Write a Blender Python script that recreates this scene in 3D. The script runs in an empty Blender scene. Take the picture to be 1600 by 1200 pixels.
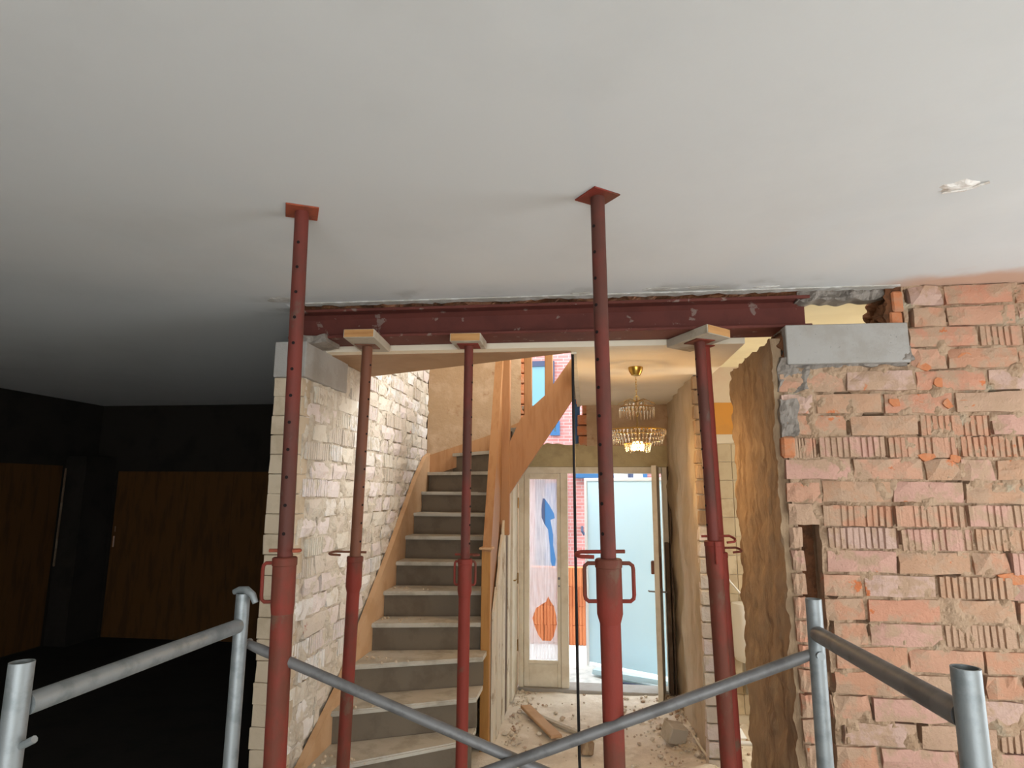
import bpy, bmesh, math, random
from math import radians as R, sin, cos, pi
from mathutils import Vector, Matrix, Euler, noise

random.seed(7)
S = bpy.context.scene
COL = S.collection

# ------------------------------------------------------------------ camera, sky, lights, exposure
cam_d = bpy.data.cameras.new('camera'); cam = bpy.data.objects.new('camera', cam_d); COL.objects.link(cam)
cam_d.sensor_width = 36.0; cam_d.lens = 970 / 1600 * 36; cam_d.clip_start = 0.05; cam_d.clip_end = 200
YAW, PIT, ROLL = 0.12034, 0.16949, R(0.35)
fw = Vector((-sin(YAW) * cos(PIT), cos(YAW) * cos(PIT), sin(PIT)))
rt = Vector((cos(YAW), sin(YAW), 0)); up = rt.cross(fw)
rt, up = cos(ROLL) * rt + sin(ROLL) * up, -sin(ROLL) * rt + cos(ROLL) * up
m = Matrix((rt, up, -fw)).transposed().to_4x4(); m.translation = (0, 0, 1.82)
cam.matrix_world = m
S.camera = cam

S.view_settings.view_transform = 'Standard'
S.view_settings.look = 'None'
S.view_settings.gamma = 1.0
S.view_settings.use_curve_mapping = False
S.view_settings.exposure = 0.0

w = bpy.data.worlds.new('overcast_sky'); S.world = w; w.use_nodes = True
bg = w.node_tree.nodes['Background']
bg.inputs[0].default_value = (0.86, 0.93, 1.0, 1); bg.inputs[1].default_value = 5.8

def area(name, loc, target, sx, sy, power, col=(1, 1, 1)):
    d = bpy.data.lights.new(name, 'AREA'); d.shape = 'RECTANGLE'; d.size = sx; d.size_y = sy
    d.energy = power; d.color = col
    o = bpy.data.objects.new(name, d); COL.objects.link(o); o.location = loc
    o.rotation_euler = (Vector(target) - Vector(loc)).to_track_quat('-Z', 'Y').to_euler()
    return o
# daylight through the garden doors behind the camera, the side window, the side room's window; an added lamp upstairs brightens the stair wall
area('garden_door_daylight', (1.0, -3.45, 1.15), (1.0, 5, 1.15), 4.2, 2.2, 70, (0.97, 0.99, 1.0))
area('side_window_daylight', (3.36, 1.8, 1.35), (-5, 1.8, 1.35), 1.7, 1.6, 20, (0.98, 0.99, 1.0))
area('side_room_window_daylight', (2.98, 4.5, 1.5), (-2, 4.5, 1.7), 1.0, 1.4, 30, (1.0, 0.88, 0.66))
area('added_landing_lamp', (0.9, 5.1, 3.9), (-1.6, 5.0, 2.0), 1.4, 1.2, 125, (0.92, 0.97, 1.0))
sd = bpy.data.lights.new('added_soft_sun', 'SUN'); sd.energy = 4.2; sd.angle = R(35); sd.color = (0.88, 0.96, 1.0)  # broad sun added to brighten the yard board under the overcast sky
so = bpy.data.objects.new('added_soft_sun', sd); COL.objects.link(so); so.rotation_euler = Vector((1.0, 0.2, -0.8)).to_track_quat('-Z', 'Y').to_euler()

# ------------------------------------------------------------------ materials
def mat(name, col, rough=0.85, metal=0.0, col2=None, nscale=4.0, thresh=(0.45, 0.65), bump=0.0, bscale=30.0,
        coord='pos', stretch=(1, 1, 1), col3=None, n3scale=18.0, t3=(0.55, 0.68), rand=None, spec=0.3):
    M = bpy.data.materials.new(name); M.use_nodes = True
    nt = M.node_tree; N = nt.nodes; L = nt.links
    b = N['Principled BSDF']; b.inputs['Roughness'].default_value = rough; b.inputs['Metallic'].default_value = metal
    b.inputs['Specular IOR Level'].default_value = spec
    if coord == 'pos':
        src = N.new('ShaderNodeNewGeometry').outputs['Position']
    else:
        src0 = N.new('ShaderNodeTexCoord').outputs['Object']
        oi = N.new('ShaderNodeObjectInfo'); mu = N.new('ShaderNodeMath'); mu.operation = 'MULTIPLY'; mu.inputs[1].default_value = 37.0
        L.new(oi.outputs['Random'], mu.inputs[0])
        va = N.new('ShaderNodeVectorMath'); va.operation = 'ADD'; L.new(src0, va.inputs[0]); L.new(mu.outputs[0], va.inputs[1]); src = va.outputs[0]
    mp = N.new('ShaderNodeVectorMath'); mp.operation = 'MULTIPLY'; mp.inputs[1].default_value = stretch
    L.new(src, mp.inputs[0]); src = mp.outputs[0]
    def nz(scale, detail=5, rough_=0.6):
        n = N.new('ShaderNodeTexNoise'); n.inputs['Scale'].default_value = scale; n.inputs['Detail'].default_value = detail
        n.inputs['Roughness'].default_value = rough_; L.new(src, n.inputs['Vector']); return n.outputs['Fac']
    def mixc(fac, a, bcol):
        x = N.new('ShaderNodeMix'); x.data_type = 'RGBA'; L.new(fac, x.inputs[0])
        if isinstance(a, tuple): x.inputs[6].default_value = (*a, 1)
        else: L.new(a, x.inputs[6])
        if isinstance(bcol, tuple): x.inputs[7].default_value = (*bcol, 1)
        else: L.new(bcol, x.inputs[7])
        return x.outputs[2]
    def step(f, lo, hi):
        r = N.new('ShaderNodeMapRange'); r.interpolation_type = 'SMOOTHSTEP'; L.new(f, r.inputs[0]); r.inputs[1].default_value = lo; r.inputs[2].default_value = hi
        return r.outputs[0]
    c = col
    if rand:
        oi = N.new('ShaderNodeObjectInfo'); cr = N.new('ShaderNodeValToRGB'); e = cr.color_ramp
        e.interpolation = 'CONSTANT'
        while len(e.elements) < len(rand): e.elements.new(0.5)
        for i, cc in enumerate(rand): e.elements[i].position = i / len(rand); e.elements[i].color = (*cc, 1)
        L.new(oi.outputs['Random'], cr.inputs[0]); c = cr.outputs[0]
    if col2: c = mixc(step(nz(nscale), *thresh), c, col2)
    if col3: c = mixc(step(nz(n3scale), *t3), c, col3)
    if isinstance(c, tuple): b.inputs['Base Color'].default_value = (*c, 1)
    else: L.new(c, b.inputs['Base Color'])
    if bump:
        bp = N.new('ShaderNodeBump'); bp.inputs['Strength'].default_value = bump; bp.inputs['Distance'].default_value = 0.01
        L.new(nz(bscale, 6), bp.inputs['Height']); L.new(bp.outputs[0], b.inputs['Normal'])
    return M

TAN = (0.47, 0.325, 0.185)
M = {}
M['ceiling'] = mat('ceiling_plaster', (0.66, 0.66, 0.64), 0.95, col2=(0.63, 0.63, 0.61), nscale=1.2, bump=0.05, bscale=40)
M['hallceil'] = mat('hall_ceiling_plaster', (0.78, 0.68, 0.52), 0.95, col2=(0.73, 0.63, 0.48), nscale=2, bump=0.1, bscale=20)
M['yellow'] = mat('pale_yellow_plaster', (0.72, 0.64, 0.42), 0.95, col2=(0.68, 0.60, 0.39), nscale=3)
M['brick'] = mat('salmon_brick', TAN, 0.95, rand=[(0.47, 0.245, 0.15), (0.49, 0.27, 0.175), (0.44, 0.26, 0.16), (0.50, 0.29, 0.22), (0.44, 0.285, 0.19), (0.50, 0.245, 0.155), (0.49, 0.33, 0.26)],
                 col2=(0.42, 0.275, 0.18), nscale=11, thresh=(0.44, 0.60), col3=(0.52, 0.16, 0.06), n3scale=7, t3=(0.66, 0.70), bump=0.8, bscale=60)
M['mortar'] = mat('sand_mortar', (0.41, 0.28, 0.18), 0.95, col2=(0.33, 0.215, 0.13), nscale=14, col3=(0.36, 0.31, 0.22), n3scale=5, t3=(0.6, 0.72), bump=0.9, bscale=70)
M['palebrick'] = mat('dusty_pale_brick', TAN, 0.95, rand=[(0.70, 0.65, 0.58), (0.68, 0.59, 0.54), (0.74, 0.70, 0.65), (0.62, 0.54, 0.45), (0.72, 0.64, 0.60), (0.66, 0.60, 0.50)],
                     col2=(0.60, 0.53, 0.42), nscale=10, thresh=(0.5, 0.66), col3=(0.42, 0.17, 0.12), n3scale=9, t3=(0.68, 0.74), bump=0.8, bscale=60)
M['palemortar'] = mat('dusty_pale_mortar', (0.58, 0.51, 0.41), 0.95, col2=(0.47, 0.40, 0.31), nscale=14, bump=0.9, bscale=60)
M['endplaster'] = mat('cream_plastered_brick', (0.52, 0.42, 0.30), 0.95, col2=(0.44, 0.35, 0.24), nscale=6, bump=0.3, bscale=40)
M['pier'] = mat('brown_dusty_masonry', (0.35, 0.24, 0.145), 0.95, col2=(0.24, 0.155, 0.09), nscale=3.0, stretch=(3, 3, 0.8), col3=(0.42, 0.30, 0.18), n3scale=5, t3=(0.5, 0.7), bump=0.9, bscale=30)
M['hallwall'] = mat('scraped_hall_plaster', (0.52, 0.42, 0.29), 0.95, col2=(0.43, 0.34, 0.22), nscale=4, stretch=(1, 1, 0.4), col3=(0.62, 0.56, 0.46), n3scale=2.5, t3=(0.58, 0.75), bump=0.7, bscale=25)
M['backwall'] = mat('stained_brown_plaster', (0.38, 0.25, 0.14), 0.95, col2=(0.45, 0.31, 0.19), nscale=5, col3=(0.28, 0.15, 0.07), n3scale=6, t3=(0.6, 0.75), bump=0.5, bscale=25)
M['olive'] = mat('olive_stained_plaster', (0.46, 0.37, 0.20), 0.95, col2=(0.38, 0.30, 0.16), nscale=5, bump=0.4, bscale=25)
M['rawbrick'] = mat('broken_orange_brick', (0.50, 0.185, 0.08), 0.95, col2=(0.45, 0.22, 0.12), nscale=18, bump=0.7, bscale=50, coord='obj')
M['darkrecess'] = mat('rusty_rubble_and_shade', (0.14, 0.055, 0.022), 0.95, col2=(0.08, 0.035, 0.015), nscale=14, bump=1.0, bscale=40)  # rubble colour that also carries the shade in gap and chase
M['concrete'] = mat('grey_concrete', (0.345, 0.325, 0.295), 0.9, col2=(0.31, 0.285, 0.25), nscale=6, col3=(0.22, 0.21, 0.19), n3scale=55, t3=(0.66, 0.72), bump=0.3, bscale=60)
M['cement'] = mat('grey_cement_mortar', (0.26, 0.225, 0.19), 0.95, col2=(0.19, 0.165, 0.14), nscale=12, bump=0.8, bscale=40)
M['cementpale'] = mat('pale_cement_skim', (0.44, 0.41, 0.36), 0.95, col2=(0.60, 0.58, 0.54), nscale=14, bump=0.5, bscale=40)
M['beam'] = mat('red_oxide_primer', (0.135, 0.040, 0.030), 0.6, col2=(0.11, 0.034, 0.026), nscale=5, col3=(0.22, 0.15, 0.125), n3scale=13, t3=(0.63, 0.67), bump=0.1, bscale=60, spec=0.12)
M['prop'] = mat('prop_red_paint', (0.21, 0.036, 0.024), 0.6, col2=(0.135, 0.042, 0.026), nscale=3.5, thresh=(0.45, 0.6), col3=(0.14, 0.07, 0.045), n3scale=11, t3=(0.6, 0.7), bump=0.15, bscale=60, coord='obj', stretch=(1, 1, 0.6), spec=0.15)
M['propworn'] = mat('worn_red_paint', (0.155, 0.034, 0.024), 0.6, col2=(0.095, 0.034, 0.024), nscale=3.0, thresh=(0.42, 0.6), col3=(0.11, 0.06, 0.045), n3scale=11, t3=(0.6, 0.7), bump=0.15, bscale=60, coord='obj', stretch=(1, 1, 0.6), spec=0.2)
M['propbrown'] = mat('prop_rusty_paint', (0.17, 0.062, 0.032), 0.6, col2=(0.12, 0.06, 0.035), nscale=5, bump=0.2, bscale=60, coord='obj', stretch=(1, 1, 0.5))
M['propplate'] = mat('prop_plate_rust', (0.33, 0.075, 0.035), 0.65, col2=(0.22, 0.06, 0.035), nscale=20, coord='obj', bump=0.2)
M['hole'] = mat('dark_pin_hole', (0.012, 0.006, 0.005), 0.9)  # dark discs stand in for the shaded holes
M['galv'] = mat('galvanised_tube', (0.29, 0.31, 0.31), 0.5, metal=0.55, col2=(0.22, 0.24, 0.24), nscale=16, bump=0.08, bscale=60, coord='obj')
M['galvdark'] = mat('dull_grey_tube', (0.19, 0.185, 0.18), 0.55, metal=0.45, col2=(0.14, 0.135, 0.13), nscale=14, coord='obj')
M['timber'] = mat('sawn_end_timber', (0.52, 0.27, 0.10), 0.8, col2=(0.42, 0.20, 0.07), nscale=3, stretch=(1, 1, 12), coord='obj', bump=0.2)
M['dustywood'] = mat('dusty_grey_timber', (0.46, 0.40, 0.31), 0.9, col2=(0.36, 0.30, 0.22), nscale=8, coord='obj', bump=0.3)
M['stairwood'] = mat('orange_stair_timber', (0.38, 0.19, 0.078), 0.55, col2=(0.33, 0.155, 0.06), nscale=3, stretch=(8, 8, 1), bump=0.08)
M['newelwood'] = mat('varnished_orange_timber', (0.40, 0.19, 0.045), 0.5, col2=(0.35, 0.155, 0.035), nscale=3, stretch=(8, 8, 1))
M['stringpale'] = mat('pale_stair_timber', (0.50, 0.31, 0.17), 0.65, col2=(0.44, 0.26, 0.13), nscale=5, bump=0.1)
M['panelwood'] = mat('brown_ceiling_board', (0.36, 0.215, 0.115), 0.7, col2=(0.32, 0.185, 0.095), nscale=4)
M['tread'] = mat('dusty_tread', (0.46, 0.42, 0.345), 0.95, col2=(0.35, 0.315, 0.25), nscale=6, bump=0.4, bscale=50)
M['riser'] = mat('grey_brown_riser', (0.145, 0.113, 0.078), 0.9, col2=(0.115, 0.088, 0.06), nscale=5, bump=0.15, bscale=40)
M['cream'] = mat('cream_paint', (0.68, 0.61, 0.47), 0.6, col2=(0.60, 0.52, 0.38), nscale=6, coord='pos', bump=0.1)
M['creamdirty'] = mat('chipped_cream_paint', (0.68, 0.60, 0.46), 0.7, col2=(0.42, 0.32, 0.21), nscale=9, thresh=(0.56, 0.64), stretch=(1, 1, 0.5), bump=0.3)
M['darkboard'] = mat('dark_stained_board_and_gap', (0.12, 0.075, 0.045), 0.8, col2=(0.2, 0.14, 0.09), nscale=6, bump=0.3)
M['floor'] = mat('dusty_screed', (0.72, 0.64, 0.52), 0.95, col2=(0.60, 0.52, 0.41), nscale=4, col3=(0.78, 0.71, 0.60), n3scale=9, t3=(0.52, 0.68), bump=0.8, bscale=45)
M['rubble'] = mat('crumbled_plaster', (0.60, 0.52, 0.41), 0.95, col2=(0.44, 0.32, 0.23), nscale=9, thresh=(.5, .6))
M['floorroom'] = mat('bare_room_screed', (0.50, 0.46, 0.40), 0.95, col2=(0.42, 0.385, 0.33), nscale=3, bump=0.5, bscale=30)
M['roomshade'] = mat('unlit_room_shade', (0.016, 0.012, 0.008), 0.95, col2=(0.010, 0.008, 0.005), nscale=3, bump=0.2)  # near-black base colour holds the shade of the unlit left room
M['darkboarding'] = mat('brown_boarding', (0.080, 0.032, 0.005), 0.9, col2=(0.055, 0.022, 0.004), nscale=3, stretch=(4, 4, 0.7), bump=0.1)  # brown boards, base colour also darkened for the room's shade
M['roomwall'] = mat('room_wall_plaster', (0.55, 0.49, 0.40), 0.95, bump=0.1)
M['tile'] = mat('beige_wall_tile', (0.50, 0.42, 0.29), 0.6, rand=[(0.50, 0.42, 0.29), (0.54, 0.46, 0.33), (0.46, 0.38, 0.26), (0.52, 0.42, 0.28)], col2=(0.42, 0.34, 0.23), nscale=8)
M['tilejoint'] = mat('pale_tile_joint', (0.62, 0.56, 0.45), 0.9)
M['orangeband'] = mat('orange_wall_band', (0.58, 0.27, 0.055), 0.8, col2=(0.52, 0.25, 0.06), nscale=5)
M['whitewall'] = mat('offwhite_wall', (0.62, 0.52, 0.40), 0.9, col2=(0.6, 0.46, 0.36), nscale=4)
M['brass'] = mat('brass', (0.55, 0.33, 0.07), 0.3, metal=1.0)
M['crystalframe'] = mat('tarnished_brass', (0.30, 0.19, 0.07), 0.4, metal=1.0)
M['white'] = mat('white_plastic', (0.75, 0.76, 0.76), 0.4)
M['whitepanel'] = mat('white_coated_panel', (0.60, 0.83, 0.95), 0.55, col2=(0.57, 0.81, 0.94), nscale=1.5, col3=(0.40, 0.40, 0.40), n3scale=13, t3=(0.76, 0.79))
M['terracotta'] = mat('terracotta_block', (0.55, 0.19, 0.075), 0.9, rand=[(0.55, 0.18, 0.07), (0.60, 0.21, 0.085), (0.52, 0.165, 0.065)], bump=0.3, bscale=40, coord='obj')
M['blue'] = mat('blue_paint', (0.028, 0.095, 0.21), 0.5)
M['slate'] = mat('slate_blue_paint', (0.035, 0.045, 0.085), 0.5)
M['yard'] = mat('pale_yard_concrete', (0.66, 0.66, 0.62), 0.95, col2=(0.52, 0.53, 0.50), nscale=8, bump=0.5, bscale=30)
M['black'] = mat('black_rubber', (0.014, 0.012, 0.012), 0.6)
M['plaster_chip'] = mat('fresh_plaster', (0.80, 0.76, 0.70), 0.95, col2=(0.60, 0.52, 0.45), nscale=25, bump=0.6)

def glass(name, tint, rough=0.02):
    g = bpy.data.materials.new(name); g.use_nodes = True; b = g.node_tree.nodes['Principled BSDF']
    b.inputs['Base Color'].default_value = (*tint, 1); b.inputs['Transmission Weight'].default_value = 1.0
    b.inputs['Roughness'].default_value = rough; b.inputs['IOR'].default_value = 1.5
    return g
M['crystal'] = glass('crystal_glass', (1.0, 0.95, 0.86), 0.08)

def film_mat():
    g = bpy.data.materials.new('streaky_window_film'); g.use_nodes = True; nt = g.node_tree; N = nt.nodes; L = nt.links
    N.remove(N['Principled BSDF']); out = N['Material Output']
    tr = N.new('ShaderNodeBsdfTransparent'); tl = N.new('ShaderNodeBsdfTranslucent'); df = N.new('ShaderNodeBsdfDiffuse')
    tl.inputs[0].default_value = (0.86, 0.86, 0.88, 1); df.inputs[0].default_value = (0.6, 0.58, 0.56, 1)
    geo = N.new('ShaderNodeNewGeometry'); vm = N.new('ShaderNodeVectorMath'); vm.operation = 'MULTIPLY'; vm.inputs[1].default_value = (60, 1, 3)
    nz = N.new('ShaderNodeTexNoise'); nz.inputs['Scale'].default_value = 1.6; nz.inputs['Detail'].default_value = 6
    L.new(geo.outputs['Position'], vm.inputs[0]); L.new(vm.outputs[0], nz.inputs['Vector'])
    mr = N.new('ShaderNodeMapRange'); L.new(nz.outputs['Fac'], mr.inputs[0]); mr.inputs[1].default_value = 0.3; mr.inputs[2].default_value = 0.7; mr.inputs[3].default_value = 0.30; mr.inputs[4].default_value = 0.66
    m1 = N.new('ShaderNodeMixShader'); m1.inputs[0].default_value = 0.25; L.new(tl.outputs[0], m1.inputs[1]); L.new(df.outputs[0], m1.inputs[2])
    m2 = N.new('ShaderNodeMixShader'); L.new(mr.outputs[0], m2.inputs[0]); L.new(tr.outputs[0], m2.inputs[1]); L.new(m1.outputs[0], m2.inputs[2])
    L.new(m2.outputs[0], out.inputs[0]); return g
M['film'] = film_mat()

def pane_mat():                                    # far windows, sky reflection put into a blue base colour
    return mat('painted_sky_pane', (0.12, 0.24, 0.29), 0.25, spec=0.4)
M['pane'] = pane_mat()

def emit(name, col, strength):
    g = bpy.data.materials.new(name); g.use_nodes = True; b = g.node_tree.nodes['Principled BSDF']
    b.inputs['Emission Color'].default_value = (*col, 1); b.inputs['Emission Strength'].default_value = strength; return g
M['bulb'] = emit('lit_bulb', (1.0, 0.62, 0.22), 30)

def facade_mat():
    g = bpy.data.materials.new('pink_facade_brick'); g.use_nodes = True; nt = g.node_tree; N = nt.nodes; L = nt.links
    b = N['Principled BSDF']; b.inputs['Roughness'].default_value = 0.95
    geo = N.new('ShaderNodeNewGeometry'); sep = N.new('ShaderNodeSeparateXYZ'); L.new(geo.outputs['Position'], sep.inputs[0])
    cb = N.new('ShaderNodeCombineXYZ'); L.new(sep.outputs[0], cb.inputs[0]); L.new(sep.outputs[2], cb.inputs[1])
    br = N.new('ShaderNodeTexBrick'); br.inputs['Scale'].default_value = 1.0; br.inputs['Brick Width'].default_value = 0.20; br.inputs['Row Height'].default_value = 0.058
    br.inputs['Mortar Size'].default_value = 0.006; br.inputs['Color1'].default_value = (0.41, 0.17, 0.155, 1); br.inputs['Color2'].default_value = (0.35, 0.13, 0.115, 1); br.inputs['Mortar'].default_value = (0.38, 0.29, 0.28, 1)
    L.new(cb.outputs[0], br.inputs['Vector']); L.new(br.outputs['Color'], b.inputs['Base Color'])
    bp = N.new('ShaderNodeBump'); bp.invert = True; bp.inputs['Strength'].default_value = 0.6; L.new(br.outputs['Fac'], bp.inputs['Height']); L.new(bp.outputs[0], b.inputs['Normal'])
    return g
M['facade'] = facade_mat()

def stain_ceiling():                               # brick-dust smear along the right-hand wall and grime along the beam
    g = M['ceiling']; nt = g.node_tree; N = nt.nodes; L = nt.links; b = N['Principled BSDF']
    old = b.inputs['Base Color'].links[0].from_socket
    geo = N.new('ShaderNodeNewGeometry'); sep = N.new('ShaderNodeSeparateXYZ'); L.new(geo.outputs['Position'], sep.inputs[0])
    nz = N.new('ShaderNodeTexNoise'); nz.inputs['Scale'].default_value = 5; nz.inputs['Detail'].default_value = 5; L.new(geo.outputs['Position'], nz.inputs['Vector'])
    def mth(op, a, c):
        x = N.new('ShaderNodeMath'); x.operation = op
        for i, v in enumerate((a, c)):
            if isinstance(v, (int, float)): x.inputs[i].default_value = v
            else: L.new(v, x.inputs[i])
        return x.outputs[0]
    def rng(f, lo, hi):
        r = N.new('ShaderNodeMapRange'); r.interpolation_type = 'SMOOTHSTEP'; L.new(f, r.inputs[0]); r.inputs[1].default_value = lo; r.inputs[2].default_value = hi; return r.outputs[0]
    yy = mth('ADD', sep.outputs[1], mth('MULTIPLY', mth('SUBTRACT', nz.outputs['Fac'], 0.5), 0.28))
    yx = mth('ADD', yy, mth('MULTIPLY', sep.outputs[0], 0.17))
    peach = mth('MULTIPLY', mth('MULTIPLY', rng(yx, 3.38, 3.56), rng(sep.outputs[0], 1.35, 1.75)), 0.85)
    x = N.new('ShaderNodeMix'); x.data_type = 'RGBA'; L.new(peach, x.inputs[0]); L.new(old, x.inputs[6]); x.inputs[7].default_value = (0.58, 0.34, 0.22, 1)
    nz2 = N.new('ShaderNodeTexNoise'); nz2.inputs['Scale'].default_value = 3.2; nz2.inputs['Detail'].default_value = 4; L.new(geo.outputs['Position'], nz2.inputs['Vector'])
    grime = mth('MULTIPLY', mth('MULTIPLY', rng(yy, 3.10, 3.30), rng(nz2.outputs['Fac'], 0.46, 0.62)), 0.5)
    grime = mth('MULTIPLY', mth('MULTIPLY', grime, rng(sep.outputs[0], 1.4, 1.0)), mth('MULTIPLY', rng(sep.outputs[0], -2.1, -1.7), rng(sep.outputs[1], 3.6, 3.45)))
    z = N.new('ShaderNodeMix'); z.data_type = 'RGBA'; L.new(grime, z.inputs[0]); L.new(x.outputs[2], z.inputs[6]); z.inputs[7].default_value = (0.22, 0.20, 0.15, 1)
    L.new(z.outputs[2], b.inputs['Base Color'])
stain_ceiling()

# ------------------------------------------------------------------ mesh helpers
def new(): return bmesh.new()

def obj(name, bm, m, parent=None, smooth=False, loc=None):
    bmesh.ops.recalc_face_normals(bm, faces=bm.faces)
    me = bpy.data.meshes.new(name); bm.to_mesh(me); bm.free(); me.materials.append(m)
    if smooth:
        for p in me.polygons: p.use_smooth = True
        try: me.set_sharp_from_angle(angle=R(40))
        except Exception: pass
    o = bpy.data.objects.new(name, me); COL.objects.link(o)
    if parent: o.parent = parent
    if loc: o.location = loc
    return o

def inst(name, me, parent, loc, rot=(0, 0, 0), scale=(1, 1, 1)):
    o = bpy.data.objects.new(name, me); COL.objects.link(o); o.parent = parent
    o.location = loc; o.rotation_euler = rot; o.scale = scale
    return o

def tag(o, label=None, cat=None, group=None, kind=None):
    if label: o['label'] = label
    if cat: o['category'] = cat
    if group: o['group'] = group
    if kind: o['kind'] = kind
    return o

def empty(name, loc=(0, 0, 0), rot=(0, 0, 0)):
    o = bpy.data.objects.new(name, None); COL.objects.link(o); o.location = loc; o.rotation_euler = rot; o.empty_display_size = 0.1
    return o

def box(bm, x0, y0, z0, x1, y1, z1, bev=0.0, mtx=None):
    b = bmesh.new()
    bmesh.ops.create_cube(b, size=1)
    for v in b.verts: v.co = Vector(((x0 + x1) / 2 + v.co.x * (x1 - x0), (y0 + y1) / 2 + v.co.y * (y1 - y0), (z0 + z1) / 2 + v.co.z * (z1 - z0)))
    if bev: bmesh.ops.bevel(b, geom=b.edges[:], offset=bev, segments=1, affect='EDGES')
    if mtx is not None: b.transform(mtx)
    merge(bm, b)

def merge(bm, b):
    t = bpy.data.meshes.new('tmp'); b.to_mesh(t); b.free(); bm.from_mesh(t); bpy.data.meshes.remove(t)

def frame_of(d):
    d = Vector(d).normalized(); a = Vector((0, 0, 1)) if abs(d.z) < 0.9 else Vector((1, 0, 0))
    u = d.cross(a).normalized(); return u, d.cross(u).normalized()

def path(bm, pts, r, seg=10, cap=True, closed=False):
    pts = [Vector(p) for p in pts]; rings = []; n = len(pts); u = None
    for i, p in enumerate(pts):
        d = (pts[(i + 1) % n] - pts[i - 1]) if closed else (pts[min(i + 1, n - 1)] - pts[max(i - 1, 0)])
        d.normalize()
        if u is None: u, v = frame_of(d)
        else:
            u = (u - d * u.dot(d)).normalized(); v = d.cross(u)
        rr = r[i] if isinstance(r, (list, tuple)) else r
        rings.append([bm.verts.new(p + rr * (cos(2 * pi * k / seg) * u + sin(2 * pi * k / seg) * v)) for k in range(seg)])
    for i in range(n if closed else n - 1):
        a, b = rings[i], rings[(i + 1) % n]
        for k in range(seg): bm.faces.new((a[k], a[(k + 1) % seg], b[(k + 1) % seg], b[k]))
    if cap and not closed: bm.faces.new(rings[0][::-1]); bm.faces.new(rings[-1])

def tube(bm, p0, p1, r, seg=16): path(bm, [p0, p1], r, seg)

def pipe(bm, p0, p1, r, t=0.004, seg=20):            # open-ended tube with a wall
    p0, p1 = Vector(p0), Vector(p1); u, v = frame_of(p1 - p0); rr = []
    for p, q in ((p0, r), (p1, r), (p1, r - t), (p0, r - t)):
        rr.append([bm.verts.new(p + q * (cos(2 * pi * k / seg) * u + sin(2 * pi * k / seg) * v)) for k in range(seg)])
    for i in range(4):
        a, b = rr[i], rr[(i + 1) % 4]
        for k in range(seg): bm.faces.new((a[k], a[(k + 1) % seg], b[(k + 1) % seg], b[k]))

def lathe(bm, prof, c=(0, 0, 0), seg=24):            # prof: (r, z)
    c = Vector(c); rings = [[bm.verts.new(c + Vector((r * cos(2 * pi * k / seg), r * sin(2 * pi * k / seg), z))) for k in range(seg)] for r, z in prof]
    for a, b in zip(rings, rings[1:]):
        for k in range(seg): bm.faces.new((a[k], a[(k + 1) % seg], b[(k + 1) % seg], b[k]))
    bm.faces.new(rings[0][::-1]); bm.faces.new(rings[-1])

def prism(bm, pts, axis, a, b):                      # polygon in the plane across axis, extruded from a to b
    def P(p, t): return Vector((t, p[0], p[1])) if axis == 'x' else Vector((p[0], t, p[1])) if axis == 'y' else Vector((p[0], p[1], t))
    f = [bm.verts.new(P(p, a)) for p in pts]; g = [bm.verts.new(P(p, b)) for p in pts]
    bm.faces.new(f); bm.faces.new(g[::-1]); n = len(pts)
    for i in range(n): bm.faces.new((f[i], f[(i + 1) % n], g[(i + 1) % n], g[i]))

def rough_slab(bm, O, U, V, W, nu, nv, amp, freq, thick, seed=0.0, edge=None, pits=()):
    """a rough face: origin O, spans U and V, outward normal W; a displaced grid with a back and sides"""
    O, U, V, W = Vector(O), Vector(U), Vector(V), Vector(W).normalized(); g = []
    cells = {}
    for a, b, ra, rb, dp in pits:                      # open joints: (distance along U, along V, half sizes, depth)
        cells.setdefault((int(a / 0.1), int(b / 0.1)), []).append((a, b, ra, rb, dp))
    for j in range(nv + 1):
        row = []
        for i in range(nu + 1):
            p = O + U * (i / nu) + V * (j / nv); q = p * freq + Vector((seed, seed, seed))
            d = noise.fractal(q, 0.9, 2.0, 4) * amp
            e = Vector((0, 0, 0))
            if cells:
                a_, b_ = (p - O).dot(U.normalized()), (p - O).dot(V.normalized())
                for ca in (-1, 0, 1):
                    for cb in (-1, 0, 1):
                        for a, b, ra, rb, dp in cells.get((int(a_ / 0.1) + ca, int(b_ / 0.1) + cb), ()):
                            if abs(a_ - a) < ra and abs(b_ - b) < rb: d = min(d, -dp)
            if edge and (i in (0, nu)): e = U.normalized() * noise.noise(p * edge[1] + Vector((seed, 3, 9))) * edge[0]
            if edge and (j in (0, nv)): e += V.normalized() * noise.noise(p * edge[1] + Vector((9, seed, 3))) * edge[0]
            row.append(bm.verts.new(p + W * d + e))
        g.append(row)
    for j in range(nv):
        for i in range(nu): bm.faces.new((g[j][i], g[j][i + 1], g[j + 1][i + 1], g[j + 1][i]))
    rim = g[0] + [r[-1] for r in g[1:]] + g[-1][-2::-1] + [r[0] for r in g[-2:0:-1]]
    bk = [bm.verts.new(v.co - W * (thick + (v.co - O).dot(W))) for v in rim]; n = len(rim)
    for k in range(n): bm.faces.new((rim[k], bk[k], bk[(k + 1) % n], rim[(k + 1) % n]))
    bm.faces.new(bk)

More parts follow.
